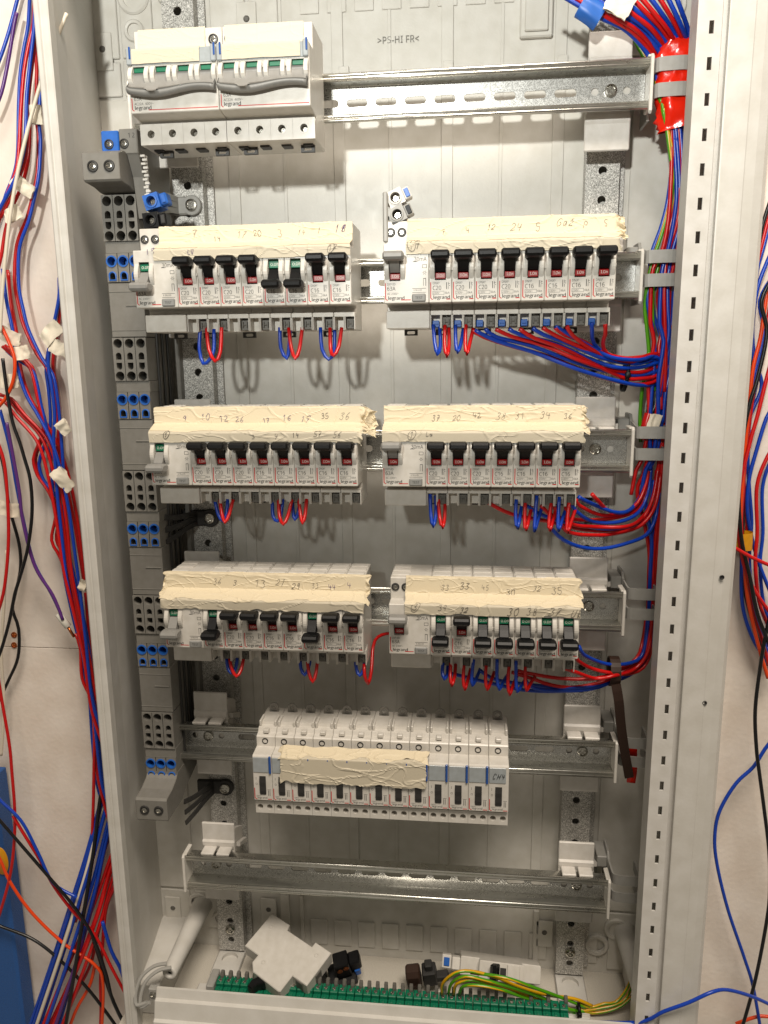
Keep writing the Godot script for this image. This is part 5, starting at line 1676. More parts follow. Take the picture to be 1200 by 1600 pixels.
# colour, radius and centre line of every wire, in half millimetres
const WIRES := [
["j2l","b",1.55,"first blue jumper wire from left below the left group of the second rail",[76,-369,72,74,-405,78,82,-429,85,94,-422,86,101,-406,83,102,-372,80]],
["j2l","r",1.55,"first red jumper wire from left below the left group of the second rail",[88,-369,76,94,-406,88,108,-425,100,116,-410,96,119,-370,92]],
["j2l","b",1.55,"second blue jumper wire from left below the left group of the second rail",[213,-371,72,215,-405,78,226,-422,84,229,-403,78,231,-371,72]],
["j2l","r",1.55,"second red jumper wire from left below the left group of the second rail",[229,-372,76,235,-405,88,244,-422,100,249,-407,90,253,-372,80]],
["j2l","b",1.55,"third blue jumper wire from left below the left group of the second rail",[282,-372,72,285,-408,78,297,-424,84,305,-410,78,306,-373,72]],
["j2l","r",1.55,"third red jumper wire from left below the left group of the second rail",[299,-373,76,301,-408,88,308,-418,100,315,-404,90,319,-373,80]],
["j2r","b",1.55,"first blue jumper wire from left below the right group of the second rail",[470,-371,80,473,-400,92,478,-418,104,482,-404,86,480,-371,68]],
["j2r","r",1.55,"first red jumper wire from left below the right group of the second rail",[489,-372,80,489,-404,94,493,-421,108,496,-404,88,495,-371,68]],
["j2r","b",1.55,"second blue jumper wire from left below the right group of the second rail",[506,-372,80,507,-402,92,510,-415,104,515,-402,86,519,-376,68]],
["j2r","r",1.55,"second red jumper wire from left below the right group of the second rail",[523,-372,80,522,-403,94,525,-418,108,529,-403,88,535,-376,68]],
["j3l","b",1.55,"first blue jumper wire from left below the left group of the third rail",[84,-664,72,91,-690,78,101,-701,84,106,-689,78,108,-664,72]],
["j3l","r",1.55,"first red jumper wire from left below the left group of the third rail",[95,-664,76,101,-687,88,110,-700,100,115,-687,90,120,-663,80]],
["j3l","b",1.55,"second blue jumper wire from left below the left group of the third rail",[188,-663,72,190,-693,78,199,-700,84,204,-690,78,207,-663,72]],
["j3l","r",1.55,"second red jumper wire from left below the left group of the third rail",[200,-663,76,204,-691,88,213,-702,100,219,-690,90,225,-662,80]],
["j3l","b",1.55,"third blue jumper wire from left below the left group of the third rail",[223,-664,68,225,-686,74,229,-698,80,234,-686,74,237,-664,68]],
["j3l","r",1.55,"third red jumper wire from left below the left group of the third rail",[236,-662,76,241,-686,88,247,-700,100,250,-685,90,251,-661,80]],
["j3r","b",1.55,"first blue wire loop from left below the right group of the third rail",[465,-651,80,467,-685,92,471,-702,104,475,-686,86,474,-656,68]],
["j3r","r",1.55,"first red wire loop from left below the right group of the third rail",[479,-660,80,482,-690,92,487,-704,104,490,-689,86,490,-662,68]],
["j3r","b",1.55,"second blue wire loop from left below the right group of the third rail",[610,-659,80,609,-689,90,612,-704,100,617,-686,80,621,-668,60]],
["j3r","r",1.55,"second red wire loop from left below the right group of the third rail",[625,-665,80,624,-695,90,626,-707,100,632,-691,80,638,-673,60]],
["j3r","b",1.55,"third blue wire loop from left below the right group of the third rail",[644,-652,80,641,-689,90,640,-708,100,647,-693,80,656,-673,60]],
["j3r","r",1.55,"third red wire loop from left below the right group of the third rail",[668,-665,80,664,-694,90,665,-707,100,672,-693,80,680,-675,60]],
["j3r","b",1.55,"fourth blue wire loop from left below the right group of the third rail",[681,-654,80,679,-691,90,679,-707,100,687,-693,80,696,-675,60]],
["j3r","r",1.55,"fourth red wire loop from left below the right group of the third rail",[697,-664,80,694,-697,90,694,-710,100,702,-696,80,711,-678,60]],
["j4l","b",1.55,"first blue jumper wire from left below the left group of the fourth rail",[90,-962,72,93,-977,78,101,-986,84,108,-979,78,110,-961,72]],
["j4l","r",1.55,"first red jumper wire from left below the left group of the fourth rail",[97,-962,76,104,-977,88,116,-985,100,122,-976,90,124,-960,80]],
["j4l","b",1.55,"second blue jumper wire from left below the left group of the fourth rail",[228,-962,72,230,-975,78,238,-985,84,244,-975,78,246,-962,72]],
["j4l","r",1.55,"second red jumper wire from left below the left group of the fourth rail",[242,-963,76,247,-980,88,256,-991,100,260,-978,90,261,-963,80]],
["j4l","b",1.55,"third blue jumper wire from left below the left group of the fourth rail",[330,-962,72,332,-974,78,339,-983,84,345,-973,78,346,-961,72]],
["j4x","r",1.55,"red wire rising between the two groups of the fourth rail",[346,-964,76,348,-981,87,353,-1000,78,356,-986,54,356,-951,22,362,-941,0,378,-938,-13,395,-939,-16]],
["j4r","b",1.55,"first blue wire loop from left below the right group of the fourth rail",[488,-956,80,487,-968,90,491,-977,100,496,-974,82,496,-962,64]],
["j4r","r",1.55,"first red wire loop from left below the right group of the fourth rail",[502,-955,80,501,-974,92,504,-987,104,509,-977,84,510,-964,64]],
["j4r","r",1.55,"second red wire loop from left below the right group of the fourth rail",[525,-959,80,524,-981,90,527,-995,100,532,-986,80,537,-973,60]],
["j4r","b",1.55,"second blue wire loop from left below the right group of the fourth rail",[542,-947,80,539,-973,90,540,-987,100,547,-983,80,554,-973,60]],
["j4r","r",1.55,"third red wire loop from left below the right group of the fourth rail",[564,-958,80,563,-980,90,566,-994,100,573,-987,80,579,-978,60]],
["j4r","b",1.55,"third blue wire loop from left below the right group of the fourth rail",[583,-945,80,583,-977,90,587,-993,100,594,-988,80,603,-983,60]],
["j4r","r",1.55,"fourth red wire loop from left below the right group of the fourth rail",[604,-959,80,602,-986,90,605,-1002,100,612,-992,80,620,-984,60]],
["j4r","b",1.55,"fourth blue wire loop from left below the right group of the fourth rail",[616,-947,80,616,-978,90,618,-996,100,627,-992,80,636,-988,60]],
["j4r","r",1.55,"fifth red wire loop from left below the right group of the fourth rail",[632,-958,80,632,-980,90,634,-993,100,642,-989,80,651,-985,60]],
["s2","r",1.70,"first red wire from left sweeping right under the second rail",[533,-380,76,552,-391,68,599,-406,48,665,-425,28,743,-456,4,810,-472,-8,853,-466,-28,864,-436,-36,869,-397,-40]],
["s2","b",1.70,"second blue wire from left sweeping right under the second rail",[554,-378,76,572,-391,68,631,-406,48,695,-430,38,763,-450,10,815,-457,-8,853,-451,-34,867,-440,-36,872,-397,-40]],
["s2","r",1.70,"second red wire from left sweeping right under the second rail",[571,-379,76,598,-391,68,652,-406,48,709,-430,48,762,-446,16,820,-452,-8,856,-443,-40,871,-445,-36,875,-397,-40]],
["s2","b",1.70,"third blue wire from left sweeping right under the second rail",[592,-379,76,613,-389,68,667,-402,48,722,-425,28,771,-442,22,819,-444,-8,853,-436,-28,873,-436,-36,879,-397,-40]],
["s2","b",1.70,"fourth blue wire from left sweeping right under the second rail",[630,-378,76,649,-389,68,693,-404,48,742,-425,38,790,-436,4,819,-437,-8,854,-429,-34,864,-440,-36,869,-397,-40]],
["s2","r",1.70,"fourth red wire from left sweeping right under the second rail",[646,-378,76,668,-390,65,709,-408,48,750,-423,32,796,-432,0,851,-425,-31,868,-445,-37,872,-397,-40]],
["s2","r",1.70,"fifth red wire from left sweeping right under the second rail",[666,-378,76,680,-388,65,716,-400,42,758,-421,23,806,-429,2,849,-421,-22,870,-436,-35,875,-397,-40]],
["s2","b",1.70,"fifth blue wire from left sweeping right under the second rail",[666,-376,76,685,-386,65,724,-407,45,764,-426,31,816,-431,5,852,-423,-27,874,-440,-36,879,-397,-40]],
["s2","r",1.70,"sixth red wire from left sweeping right under the second rail",[684,-376,76,695,-390,65,724,-410,48,759,-425,29,807,-435,-3,851,-429,-31,864,-445,-37,869,-397,-40]],
["s2","b",1.70,"sixth blue wire from left sweeping right under the second rail",[723,-371,76,726,-387,65,733,-403,42,755,-420,20,791,-430,0,849,-427,-22,867,-436,-35,872,-397,-40]],
["s2","r",1.70,"seventh red wire from left sweeping right under the second rail",[744,-373,76,747,-389,65,747,-403,45,757,-420,29,795,-428,2,850,-425,-27,870,-440,-36,875,-397,-40]],
["s2","b",1.70,"first blue wire from left sweeping right under the second rail",[537,-380,76,572,-397,68,636,-417,48,705,-444,48,772,-464,22,821,-474,-8,858,-471,-40,874,-445,-36,879,-397,-40]],
["s2","r",1.70,"third red wire from left sweeping right under the second rail",[609,-379,76,634,-394,68,683,-411,48,739,-438,28,791,-461,4,820,-463,-8,854,-458,-28,864,-436,-36,869,-397,-40]],
["s3","r",1.70,"fifth red wire from left sweeping right under the third rail",[710,-660,68,717,-672,60,760,-695,28,801,-696,4,829,-680,-12,845,-648,-28,851,-615,-40]],
["s3","b",1.70,"third blue wire from left sweeping right under the third rail",[700,-662,68,712,-682,60,747,-707,28,793,-710,12,830,-699,-12,850,-668,-34,855,-621,-40]],
["s3","r",1.70,"fourth red wire from left sweeping right under the third rail",[693,-666,68,704,-703,60,754,-716,28,803,-717,20,834,-711,-12,859,-685,-40,865,-626,-40]],
["s3","r",1.70,"third red wire from left sweeping right under the third rail",[674,-671,68,696,-716,60,754,-731,28,802,-730,4,838,-720,-12,863,-688,-28,872,-632,-40]],
["s3","b",1.70,"second blue wire from left sweeping right under the third rail",[671,-711,68,692,-732,61,728,-751,37,768,-757,19,811,-751,2,848,-740,-18,866,-713,-35,871,-667,-40]],
["s3","b",1.70,"fourth blue wire from left sweeping right under the third rail",[715,-656,68,730,-666,54,782,-690,25,814,-690,1,840,-666,-34,845,-621,-40]],
["s3","r",1.70,"sixth red wire from left sweeping right under the third rail",[736,-651,68,750,-666,54,775,-690,18,810,-696,-6,835,-676,-25,845,-626,-40]],
["s3","r",1.70,"second red wire from left sweeping right under the third rail",[652,-671,68,675,-691,60,728,-704,28,780,-704,12,822,-697,-12,846,-672,-34,849,-621,-40]],
["s3","b",1.70,"first blue wire from left sweeping right under the third rail",[620,-666,68,659,-691,60,723,-713,28,774,-721,20,824,-720,-12,855,-702,-40,861,-644,-40]],
["s3","r",1.70,"first red wire from left sweeping right under the third rail",[563,-667,68,604,-688,61,672,-706,37,736,-725,14,789,-728,-3,835,-715,-17,858,-677,-30,867,-621,-40]],
["s4","b",1.70,"fourth blue wire from left sweeping right under the fourth rail",[725,-922,68,735,-941,56,763,-964,28,793,-977,12,830,-979,-4,851,-971,-16,861,-943,-28,866,-897,-40]],
["s4","r",1.70,"fourth red wire from left sweeping right under the fourth rail",[718,-936,68,726,-953,56,756,-979,28,793,-990,20,825,-1001,-4,856,-992,-16,874,-957,-34,877,-903,-40]],
["s4","r",1.70,"third red wire from left sweeping right under the fourth rail",[699,-963,68,723,-975,56,762,-998,28,793,-992,28,836,-992,-4,862,-963,-16,872,-915,-40,871,-859,-40]],
["s4","b",1.70,"third blue wire from left sweeping right under the fourth rail",[633,-987,68,651,-1008,56,700,-1024,28,748,-1027,12,798,-1018,-4,839,-1002,-16,865,-968,-28,868,-897,-40]],
["s4","b",1.70,"second blue wire from left sweeping right under the fourth rail",[554,-973,68,584,-994,58,647,-1011,35,712,-1021,23,766,-1021,8,803,-1012,-8,845,-991,-20,861,-952,-35,864,-897,-40]],
["s4","r",1.70,"second red wire from left sweeping right under the fourth rail",[621,-971,68,651,-982,56,703,-1000,28,764,-998,28,807,-995,-4,843,-974,-16,858,-947,-40,862,-891,-40]],
["s4","r",1.70,"first red wire from left sweeping right under the fourth rail",[610,-974,68,646,-989,58,682,-1010,35,724,-1021,18,778,-1015,4,816,-999,-8,853,-977,-19,868,-930,-30,872,-884,-40]],
["s4","b",1.70,"first blue wire from left sweeping right under the fourth rail",[502,-980,68,566,-999,58,636,-1022,35,707,-1027,23,761,-1027,8,803,-1017,-8,851,-995,-20,873,-955,-35,875,-897,-40]],
["vb","b",1.75,"third blue wire from left in the upright bundle at the right",[853,-28,-24,863,-86,-25,872,-160,-27,868,-210,-28,861,-252,-29,858,-281,-30,858,-322,-32,863,-372,-32,872,-400,-33,867,-459,-34,866,-487,-34,867,-540,-35,860,-603,-36,850,-624,-36,846,-670,-37,855,-717,-37,863,-758,-38,864,-822,-39,865,-865,-39,866,-903,-40]],
["vb","r",1.75,"fifth red wire from left in the upright bundle at the right",[863,-26,-32,871,-84,-33,878,-158,-34,877,-209,-35,870,-260,-36,868,-315,-38,871,-372,-39,880,-400,-40,876,-459,-41,873,-487,-42,872,-541,-43,869,-604,-44,869,-656,-44,876,-742,-44,875,-787,-44,873,-836,-44,878,-904,-44]],
["vb","b",1.75,"sixth blue wire from left in the upright bundle at the right",[873,-24,-40,880,-83,-41,884,-157,-42,883,-208,-43,876,-259,-44,856,-300,-46,842,-316,-48,847,-356,-50,861,-391,-52,865,-441,-51,866,-487,-50,862,-541,-49,856,-604,-48]],
["vb","r",1.75,"seventh red wire from left in the upright bundle at the right",[877,-29,-24,883,-86,-29,886,-159,-33,886,-208,-38,880,-259,-42,863,-300,-47,854,-321,-49,855,-353,-47,862,-404,-44,859,-440,-42,860,-473,-39,857,-540,-37,844,-624,-38,833,-664,-41,849,-723,-44,861,-776,-46,864,-825,-49,867,-901,-52]],
["vb","r",1.75,"first red wire from left in the upright bundle at the right",[849,-25,-32,861,-84,-32,869,-158,-32,862,-209,-32,853,-260,-32,851,-301,-32,849,-333,-34,861,-386,-36,868,-430,-38,870,-487,-40,871,-541,-42,874,-625,-44,871,-688,-43,871,-735,-42,869,-783,-42,871,-860,-41,872,-915,-40]],
["vb","b",1.75,"eighth blue wire from left in the upright bundle at the right",[885,-25,-40,889,-83,-40,890,-158,-39,889,-208,-39,883,-260,-38,876,-312,-38,876,-372,-41,870,-408,-44,876,-463,-46,878,-519,-49,877,-605,-52,873,-657,-50,867,-716,-49,870,-776,-47,876,-842,-46,874,-904,-44]],
["vb","b",1.75,"fourth blue wire from left in the upright bundle at the right",[860,-76,-24,871,-119,-32,878,-167,-39,875,-212,-43,867,-259,-40,865,-312,-37,869,-365,-39,872,-430,-44,874,-487,-48]],
["vb","r",1.75,"sixth red wire from left in the upright bundle at the right",[876,-75,-32,885,-118,-39,889,-187,-46,887,-238,-49,881,-290,-47,882,-343,-45,887,-386,-46,884,-441,-49,884,-497,-52]],
["vb","b",1.75,"second blue wire from left in the upright bundle at the right",[852,-27,-28,859,-85,-26,867,-160,-25,864,-210,-23,857,-253,-21,850,-282,-20,849,-323,-20,851,-373,-20,859,-400,-20,854,-459,-20,855,-486,-21,858,-539,-23,853,-601,-25,843,-622,-26,837,-669,-28]],
["vb","r",1.75,"third red wire from left in the upright bundle at the right",[857,-27,-28,867,-85,-27,871,-160,-27,868,-210,-26,853,-260,-26,849,-315,-26,854,-372,-26,863,-400,-26,861,-459,-27,858,-486,-27,855,-540,-28]],
["vb","b",1.75,"first blue wire from left in the upright bundle at the right",[846,-26,-28,857,-85,-29,856,-158,-30,848,-208,-31,833,-259,-32,833,-301,-32,831,-332,-32,843,-386,-32,848,-429,-31,846,-486,-30,846,-540,-29,851,-622,-28]],
["vb","r",1.75,"eighth red wire from left in the upright bundle at the right",[879,-28,-28,880,-86,-25,879,-161,-23,879,-211,-20,872,-261,-26,865,-312,-32,863,-372,-38,855,-408,-35,860,-462,-31,863,-517,-28]],
["vb","r",1.75,"fourth red wire from left in the upright bundle at the right",[860,-75,-28,870,-120,-27,875,-170,-26,869,-215,-25,857,-261,-23,855,-313,-21,859,-365,-22,865,-429,-25,867,-486,-28]],
["vb","b",1.75,"seventh blue wire from left in the upright bundle at the right",[873,-76,-28,873,-119,-30,874,-189,-31,871,-240,-31,862,-291,-29,864,-344,-27,868,-386,-26,863,-440,-27,860,-495,-28]],
["vb","r",1.75,"second red wire from left in the upright bundle at the right",[848,-26,-28,855,-85,-26,857,-160,-25,855,-210,-23,848,-253,-21,835,-281,-21,834,-323,-23,837,-372,-26,845,-400,-29,840,-459,-31,841,-486,-31,844,-540,-31,837,-602,-30,827,-623,-29,820,-669,-28]],
["vb","b",1.75,"fifth blue wire from left in the upright bundle at the right",[860,-27,-28,870,-85,-27,877,-160,-27,875,-210,-26,865,-260,-28,862,-315,-32,868,-372,-36,877,-400,-37,875,-459,-34,870,-486,-31,867,-540,-28]],
["vg","g",1.60,"first green and yellow earth wire from left running down left of the upright bundle",[829,-14,-20,839,-37,-22,851,-90,-25,860,-139,-27,857,-179,-28,849,-219,-28,842,-244,-28,833,-277,-28,828,-315,-31,828,-346,-35,835,-386,-38,840,-429,-41,833,-477,-43,832,-533,-46,836,-576,-48]],
["vg","g",1.60,"second green and yellow earth wire from left running down left of the upright bundle",[836,-33,-20,847,-66,-24,863,-119,-28,867,-158,-32,864,-198,-36,856,-239,-36,846,-280,-36,840,-311,-36,842,-364,-36,849,-422,-40,853,-477,-44,852,-530,-48,851,-576,-52]],
["tf","b",1.75,"first blue wire from left fanning into the red taped bundle at top",[654,132,20,719,96,16,773,78,-6,817,39,-24,826,12,-30,849,-10,-34]],
["tf","r",1.75,"first red wire from left fanning into the red taped bundle at top",[669,131,20,730,96,16,780,76,-2,823,42,-28,831,14,-30,852,-10,-34]],
["tf","r",1.75,"second red wire from left fanning into the red taped bundle at top",[684,131,20,741,96,16,787,75,2,829,45,-32,836,16,-30,855,-11,-34]],
["tf","b",1.75,"second blue wire from left fanning into the red taped bundle at top",[699,131,20,751,96,16,796,78,-6,832,45,-24,841,18,-30,858,-11,-34]],
["tf","b",1.75,"third blue wire from left fanning into the red taped bundle at top",[714,130,20,762,97,16,803,77,-2,838,48,-28,846,20,-30,861,-11,-34]],
["tf","r",1.75,"third red wire from left fanning into the red taped bundle at top",[729,130,20,773,97,16,810,75,2,844,51,-32,852,21,-30,864,-11,-34]],
["tf","b",1.75,"fourth blue wire from left fanning into the red taped bundle at top",[744,129,20,783,97,16,819,78,-6,847,50,-24,857,23,-30,867,-11,-34]],
["tf","r",1.75,"fourth red wire from left fanning into the red taped bundle at top",[758,129,20,794,97,16,825,77,-2,853,53,-28,862,25,-30,870,-11,-34]],
["tf","r",1.75,"fifth red wire from left fanning into the red taped bundle at top",[773,129,20,805,97,16,832,75,2,859,56,-32,867,27,-30,873,-11,-34]],
["tf","b",1.75,"fifth blue wire from left fanning into the red taped bundle at top",[788,128,20,815,98,16,841,78,-6,862,55,-24,872,29,-30,876,-11,-34]],
["tf","r",1.75,"sixth red wire from left fanning into the red taped bundle at top",[803,128,20,826,98,16,848,77,-2,868,58,-28,877,31,-30,879,-12,-34]],
["tf","b",1.75,"sixth blue wire from left fanning into the red taped bundle at top",[817,128,20,836,98,16,854,76,2,874,61,-32,882,32,-30,882,-12,-34]],
["tf","b",1.75,"seventh blue wire from left fanning into the red taped bundle at top",[832,127,20,847,98,16,864,79,-6,877,61,-24,887,34,-30,885,-12,-34]],
["tg","g",1.60,"green and yellow earth wire entering behind the topmost rail end",[787,97,-60,801,66,-50,813,41,-40,823,14,-32,830,-12,-24]],
["eg","y",1.60,"first yellow and green earth wire from left arching over the green terminal strip",[487,-1691,28,489,-1658,36,514,-1625,44,545,-1624,38,594,-1639,32,637,-1665,22,692,-1689,12,754,-1700,6,790,-1719,0]],
["eg","g",1.60,"first green and yellow earth wire from left arching over the green terminal strip",[500,-1690,28,507,-1655,37,533,-1632,43,575,-1640,41,633,-1662,32,692,-1695,16,744,-1725,7,778,-1733,0]],
["eg","y",1.60,"second yellow and green earth wire from left arching over the green terminal strip",[511,-1689,28,517,-1654,39,549,-1642,40,588,-1660,32,647,-1684,19,706,-1713,8,759,-1734,0]],
["eg","g",1.60,"second green and yellow earth wire from left arching over the green terminal strip",[522,-1688,28,530,-1659,39,560,-1651,43,606,-1660,40,653,-1692,21,716,-1717,8,765,-1742,0]],
["eg","g",1.60,"third green and yellow earth wire from left arching over the green terminal strip",[544,-1636,28,613,-1628,44,677,-1659,32,730,-1695,12,778,-1724,0]],
["ee","y",1.60,"first yellow and green earth wire from left leaving to the lower right corner",[764,-1713,0,786,-1723,0,816,-1714,-3,838,-1714,-8,862,-1692,-21,881,-1656,-39,898,-1640,-60]],
["ee","y",1.60,"second yellow and green earth wire from left leaving to the lower right corner",[765,-1728,0,791,-1736,0,836,-1727,-5,869,-1709,-16,886,-1694,-34,903,-1678,-60]],
["ee","y",1.60,"third yellow and green earth wire from left leaving to the lower right corner",[765,-1734,0,797,-1726,0,838,-1717,-5,860,-1710,-16,880,-1680,-34,898,-1663,-60]],
["ol","b",1.55,"topmost blue wire crossing the upper left picture corner",[-215,192,16,-224,173,16,-244,126,16,-263,88,16,-283,54,16]],
["ol","p",1.55,"purple wire crossing the upper left picture edge",[-221,144,30,-228,125,30,-246,67,30,-262,24,30,-282,-10,30]],
["ol","r",1.55,"leftmost red wire of the bunch high on the left wall",[-179,173,44,-186,122,44,-198,89,44,-210,51,44,-222,-7,44,-232,-66,44,-241,-102,44,-260,-137,44,-275,-168,44,-292,-204,44]],
["ol","b",1.55,"blue wire between the red wires high on the left wall",[-169,167,58,-179,107,58,-189,65,58,-202,8,58,-209,-41,58,-218,-80,58,-234,-115,58,-258,-150,58,-280,-180,58]],
["ol","r",1.55,"red wire passing the white connector and running down the left wall",[-188,185,18,-199,108,18,-202,59,18,-208,10,18,-211,-15,18,-210,-46,18,-218,-102,18,-232,-143,18,-245,-175,18,-269,-220,18,-280,-282,18,-277,-326,18,-271,-360,18,-252,-409,18,-233,-440,18,-227,-486,18,-224,-557,18,-225,-640,18]],
["ol","r",1.55,"short red wire leaving the white connector towards the left picture edge",[-214,-4,32,-217,-39,32,-225,-84,32,-241,-125,32,-263,-161,32,-279,-197,32,-292,-240,32,-305,-272,32]],
["ol","b",1.55,"blue wire starting beside the cabinet at the second rail",[-179,-276,46,-185,-315,46,-203,-373,46,-216,-425,46,-214,-465,46,-213,-516,46,-220,-565,46,-221,-624,46,-223,-668,46,-222,-744,46,-221,-819,46,-213,-894,46,-205,-945,46,-199,-1010,46,-192,-1054,46,-191,-1144,46,-189,-1240,46,-178,-1295,46,-164,-1352,46]],
["ol","o",1.55,"orange wire bending in from the left picture edge beside the second rail",[-300,-339,60,-290,-358,60,-278,-387,60,-270,-420,60,-278,-458,60,-298,-490,60,-317,-506,60]],
["ol","r",1.55,"red wire with a loop beside the third rail left of cabinet",[-310,-393,20,-293,-408,20,-262,-432,20,-254,-494,20,-249,-541,20,-262,-574,20,-274,-601,20,-268,-631,20,-249,-661,20,-236,-701,20,-248,-755,20,-232,-792,20,-221,-861,20,-208,-938,20,-203,-1035,20,-203,-1130,20,-206,-1228,20,-196,-1298,20,-180,-1370,20]],
["ol","r",1.55,"red wire entering from the left edge above the third rail",[-331,-479,34,-309,-485,34,-288,-514,34,-252,-555,34,-237,-602,34,-227,-674,34,-223,-735,34,-220,-810,34,-211,-898,34,-203,-976,34,-198,-1069,34,-187,-1122,34,-167,-1190,34]],
["ol","b",1.55,"blue wire crossing from the second rail down to the cabinet edge",[-282,-263,48,-281,-317,48,-275,-372,48,-274,-428,48,-263,-479,48,-243,-519,48,-223,-565,48,-210,-624,48,-202,-695,48,-198,-780,48,-195,-855,48,-193,-944,48,-192,-1049,48,-182,-1115,48,-162,-1182,48]],
["ol","k",1.55,"right black wire on the left wall beside the third rail",[-291,-416,62,-289,-483,62,-285,-529,62,-276,-564,62,-270,-593,62,-263,-634,62,-266,-693,62,-282,-762,62,-305,-822,62,-317,-850,62,-334,-904,62,-356,-960,62,-374,-996,62]],
["ol","k",1.55,"left black wire on the left wall, bulging beside the fourth rail",[-346,-568,22,-337,-616,22,-335,-689,22,-323,-764,22,-326,-815,22,-343,-867,22,-351,-897,22,-343,-936,22,-351,-995,22,-378,-1047,22,-406,-1096,22]],
["ol","b",1.55,"blue wire ending at the clear wire joint",[-323,-508,36,-312,-578,36,-307,-646,36,-300,-719,36,-288,-798,36,-260,-857,36,-243,-902,36]],
["ol","p",1.55,"purple wire beside the blue wire ending at the clear joint",[-304,-530,50,-299,-588,50,-294,-654,50,-293,-714,50,-279,-799,50,-249,-856,50,-234,-904,50]],
["ol","r",1.55,"red wire at the left edge between third and fourth rails",[-317,-563,64,-308,-613,64,-315,-733,64,-335,-837,64,-359,-898,64]],
["ol","r",1.55,"red wire passing in front of the blue board",[-364,-1005,72,-362,-1057,72,-357,-1151,72,-358,-1206,72,-364,-1322,72,-385,-1434,72,-421,-1536,72,-439,-1572,72]],
["ol","r",1.55,"red wire hugging the cabinet between fourth and fifth rails",[-218,-936,38,-211,-965,38,-213,-1027,38,-198,-1076,38,-199,-1148,38,-206,-1217,38,-217,-1317,38,-229,-1400,38,-246,-1465,38,-278,-1573,38]],
["ol","b",1.55,"blue wire coming from the blue board into the lower bundle",[-396,-1253,80,-385,-1272,80,-345,-1316,80,-317,-1385,80,-292,-1451,80,-245,-1480,80]],
["ol","k",1.55,"upper black wire running diagonally to the lower left bundle",[-399,-1298,84,-387,-1315,84,-301,-1430,84,-254,-1494,84,-219,-1560,84,-197,-1649,84,-187,-1717,84,-165,-1769,84]],
["ol","k",1.55,"lower black wire running diagonally below the bundle",[-440,-1560,68,-427,-1570,68,-360,-1595,68,-308,-1637,68,-254,-1699,68,-213,-1761,68,-184,-1812,68]],
["ol","o",1.55,"orange wire coming from the yellow sticker",[-417,-1385,72,-406,-1411,72,-389,-1464,72,-350,-1531,72,-288,-1598,72,-227,-1642,72,-212,-1687,72,-227,-1818,72]],
["ol","r",1.55,"red wire running diagonally beside the upper black wire",[-364,-1308,76,-350,-1338,76,-317,-1405,76,-295,-1459,76,-260,-1515,76,-218,-1567,76,-188,-1643,76,-161,-1708,76]],
["ol","w",1.55,"long white wire at the upper left of the wall",[-116,123,68,-175,13,68,-232,-132,68,-267,-265,68,-287,-372,68]],
["ol","w",1.55,"short white wire at the left picture edge below the fourth rail",[-346,-776,28,-365,-891,28,-381,-984,28,-388,-1092,28,-407,-1205,28]],
["lb","b",1.90,"first blue wire from left in the thick bundle at the lower left",[-164,-1185,4,-182,-1233,11,-199,-1276,21,-233,-1397,42,-278,-1525,54,-331,-1665,59,-387,-1808,65,-408,-1863,72]],
["lb","b",1.90,"second blue wire from left in the thick bundle at the lower left",[-168,-1207,4,-187,-1255,11,-203,-1297,22,-232,-1409,47,-273,-1529,63,-322,-1661,69,-376,-1802,71,-398,-1859,72]],
["lb","w",1.90,"white wire in the thick bundle at the lower left",[-174,-1235,4,-192,-1284,11,-208,-1326,23,-230,-1427,53,-265,-1537,71,-311,-1660,78,-365,-1795,77,-390,-1855,72]],
["lb","b",1.90,"third blue wire from left in the thick bundle at the lower left",[-162,-1223,4,-180,-1272,11,-195,-1313,25,-218,-1413,59,-258,-1530,71,-314,-1671,62,-365,-1806,65,-383,-1856,72]],
["lb","r",1.90,"first red wire from left in the thick bundle at the lower left",[-166,-1346,4,-185,-1396,11,-202,-1440,21,-230,-1521,42,-267,-1607,57,-308,-1699,67,-354,-1800,71,-374,-1841,72]],
["lb","b",1.90,"fourth blue wire from left in the thick bundle at the lower left",[-164,-1263,4,-182,-1312,11,-198,-1355,22,-221,-1452,47,-254,-1556,66,-293,-1667,77,-343,-1793,77,-367,-1850,72]],
["lb","r",1.90,"second red wire from left in the thick bundle at the lower left",[-166,-1365,4,-185,-1415,11,-201,-1458,23,-216,-1526,53,-248,-1608,66,-296,-1709,61,-343,-1804,65,-360,-1838,72]],
["lb","r",1.90,"third red wire from left in the thick bundle at the lower left",[-169,-1380,4,-188,-1430,11,-203,-1472,25,-215,-1532,59,-243,-1608,74,-287,-1703,71,-332,-1798,71,-351,-1835,72]],
["lb","p",1.90,"purple wire in the thick bundle at the lower left",[-174,-1322,4,-193,-1371,11,-210,-1415,21,-227,-1502,42,-251,-1590,60,-280,-1682,76,-322,-1791,77,-342,-1841,72]],
["lb","b",1.90,"fifth blue wire from left in the thick bundle at the lower left",[-162,-1278,4,-181,-1326,11,-197,-1369,22,-216,-1463,47,-246,-1567,60,-284,-1685,60,-322,-1802,65,-334,-1845,72]],
["lb","r",1.90,"fourth red wire from left in the thick bundle at the lower left",[-168,-1402,4,-187,-1452,11,-203,-1495,23,-214,-1554,53,-238,-1624,69,-273,-1709,70,-311,-1796,71,-326,-1830,72]],
["lb","k",1.90,"first black wire from left in the thick bundle at the lower left",[-170,-1193,4,-188,-1241,11,-203,-1282,25,-212,-1389,59,-233,-1508,77,-264,-1643,79,-300,-1789,77,-317,-1853,72]],
["lb","r",1.80,"fifth red wire from left in the thick bundle at the lower left",[-158,-1423,36,-178,-1465,36,-198,-1508,36,-223,-1570,36,-238,-1617,36,-258,-1681,36,-302,-1765,36,-348,-1867,36]],
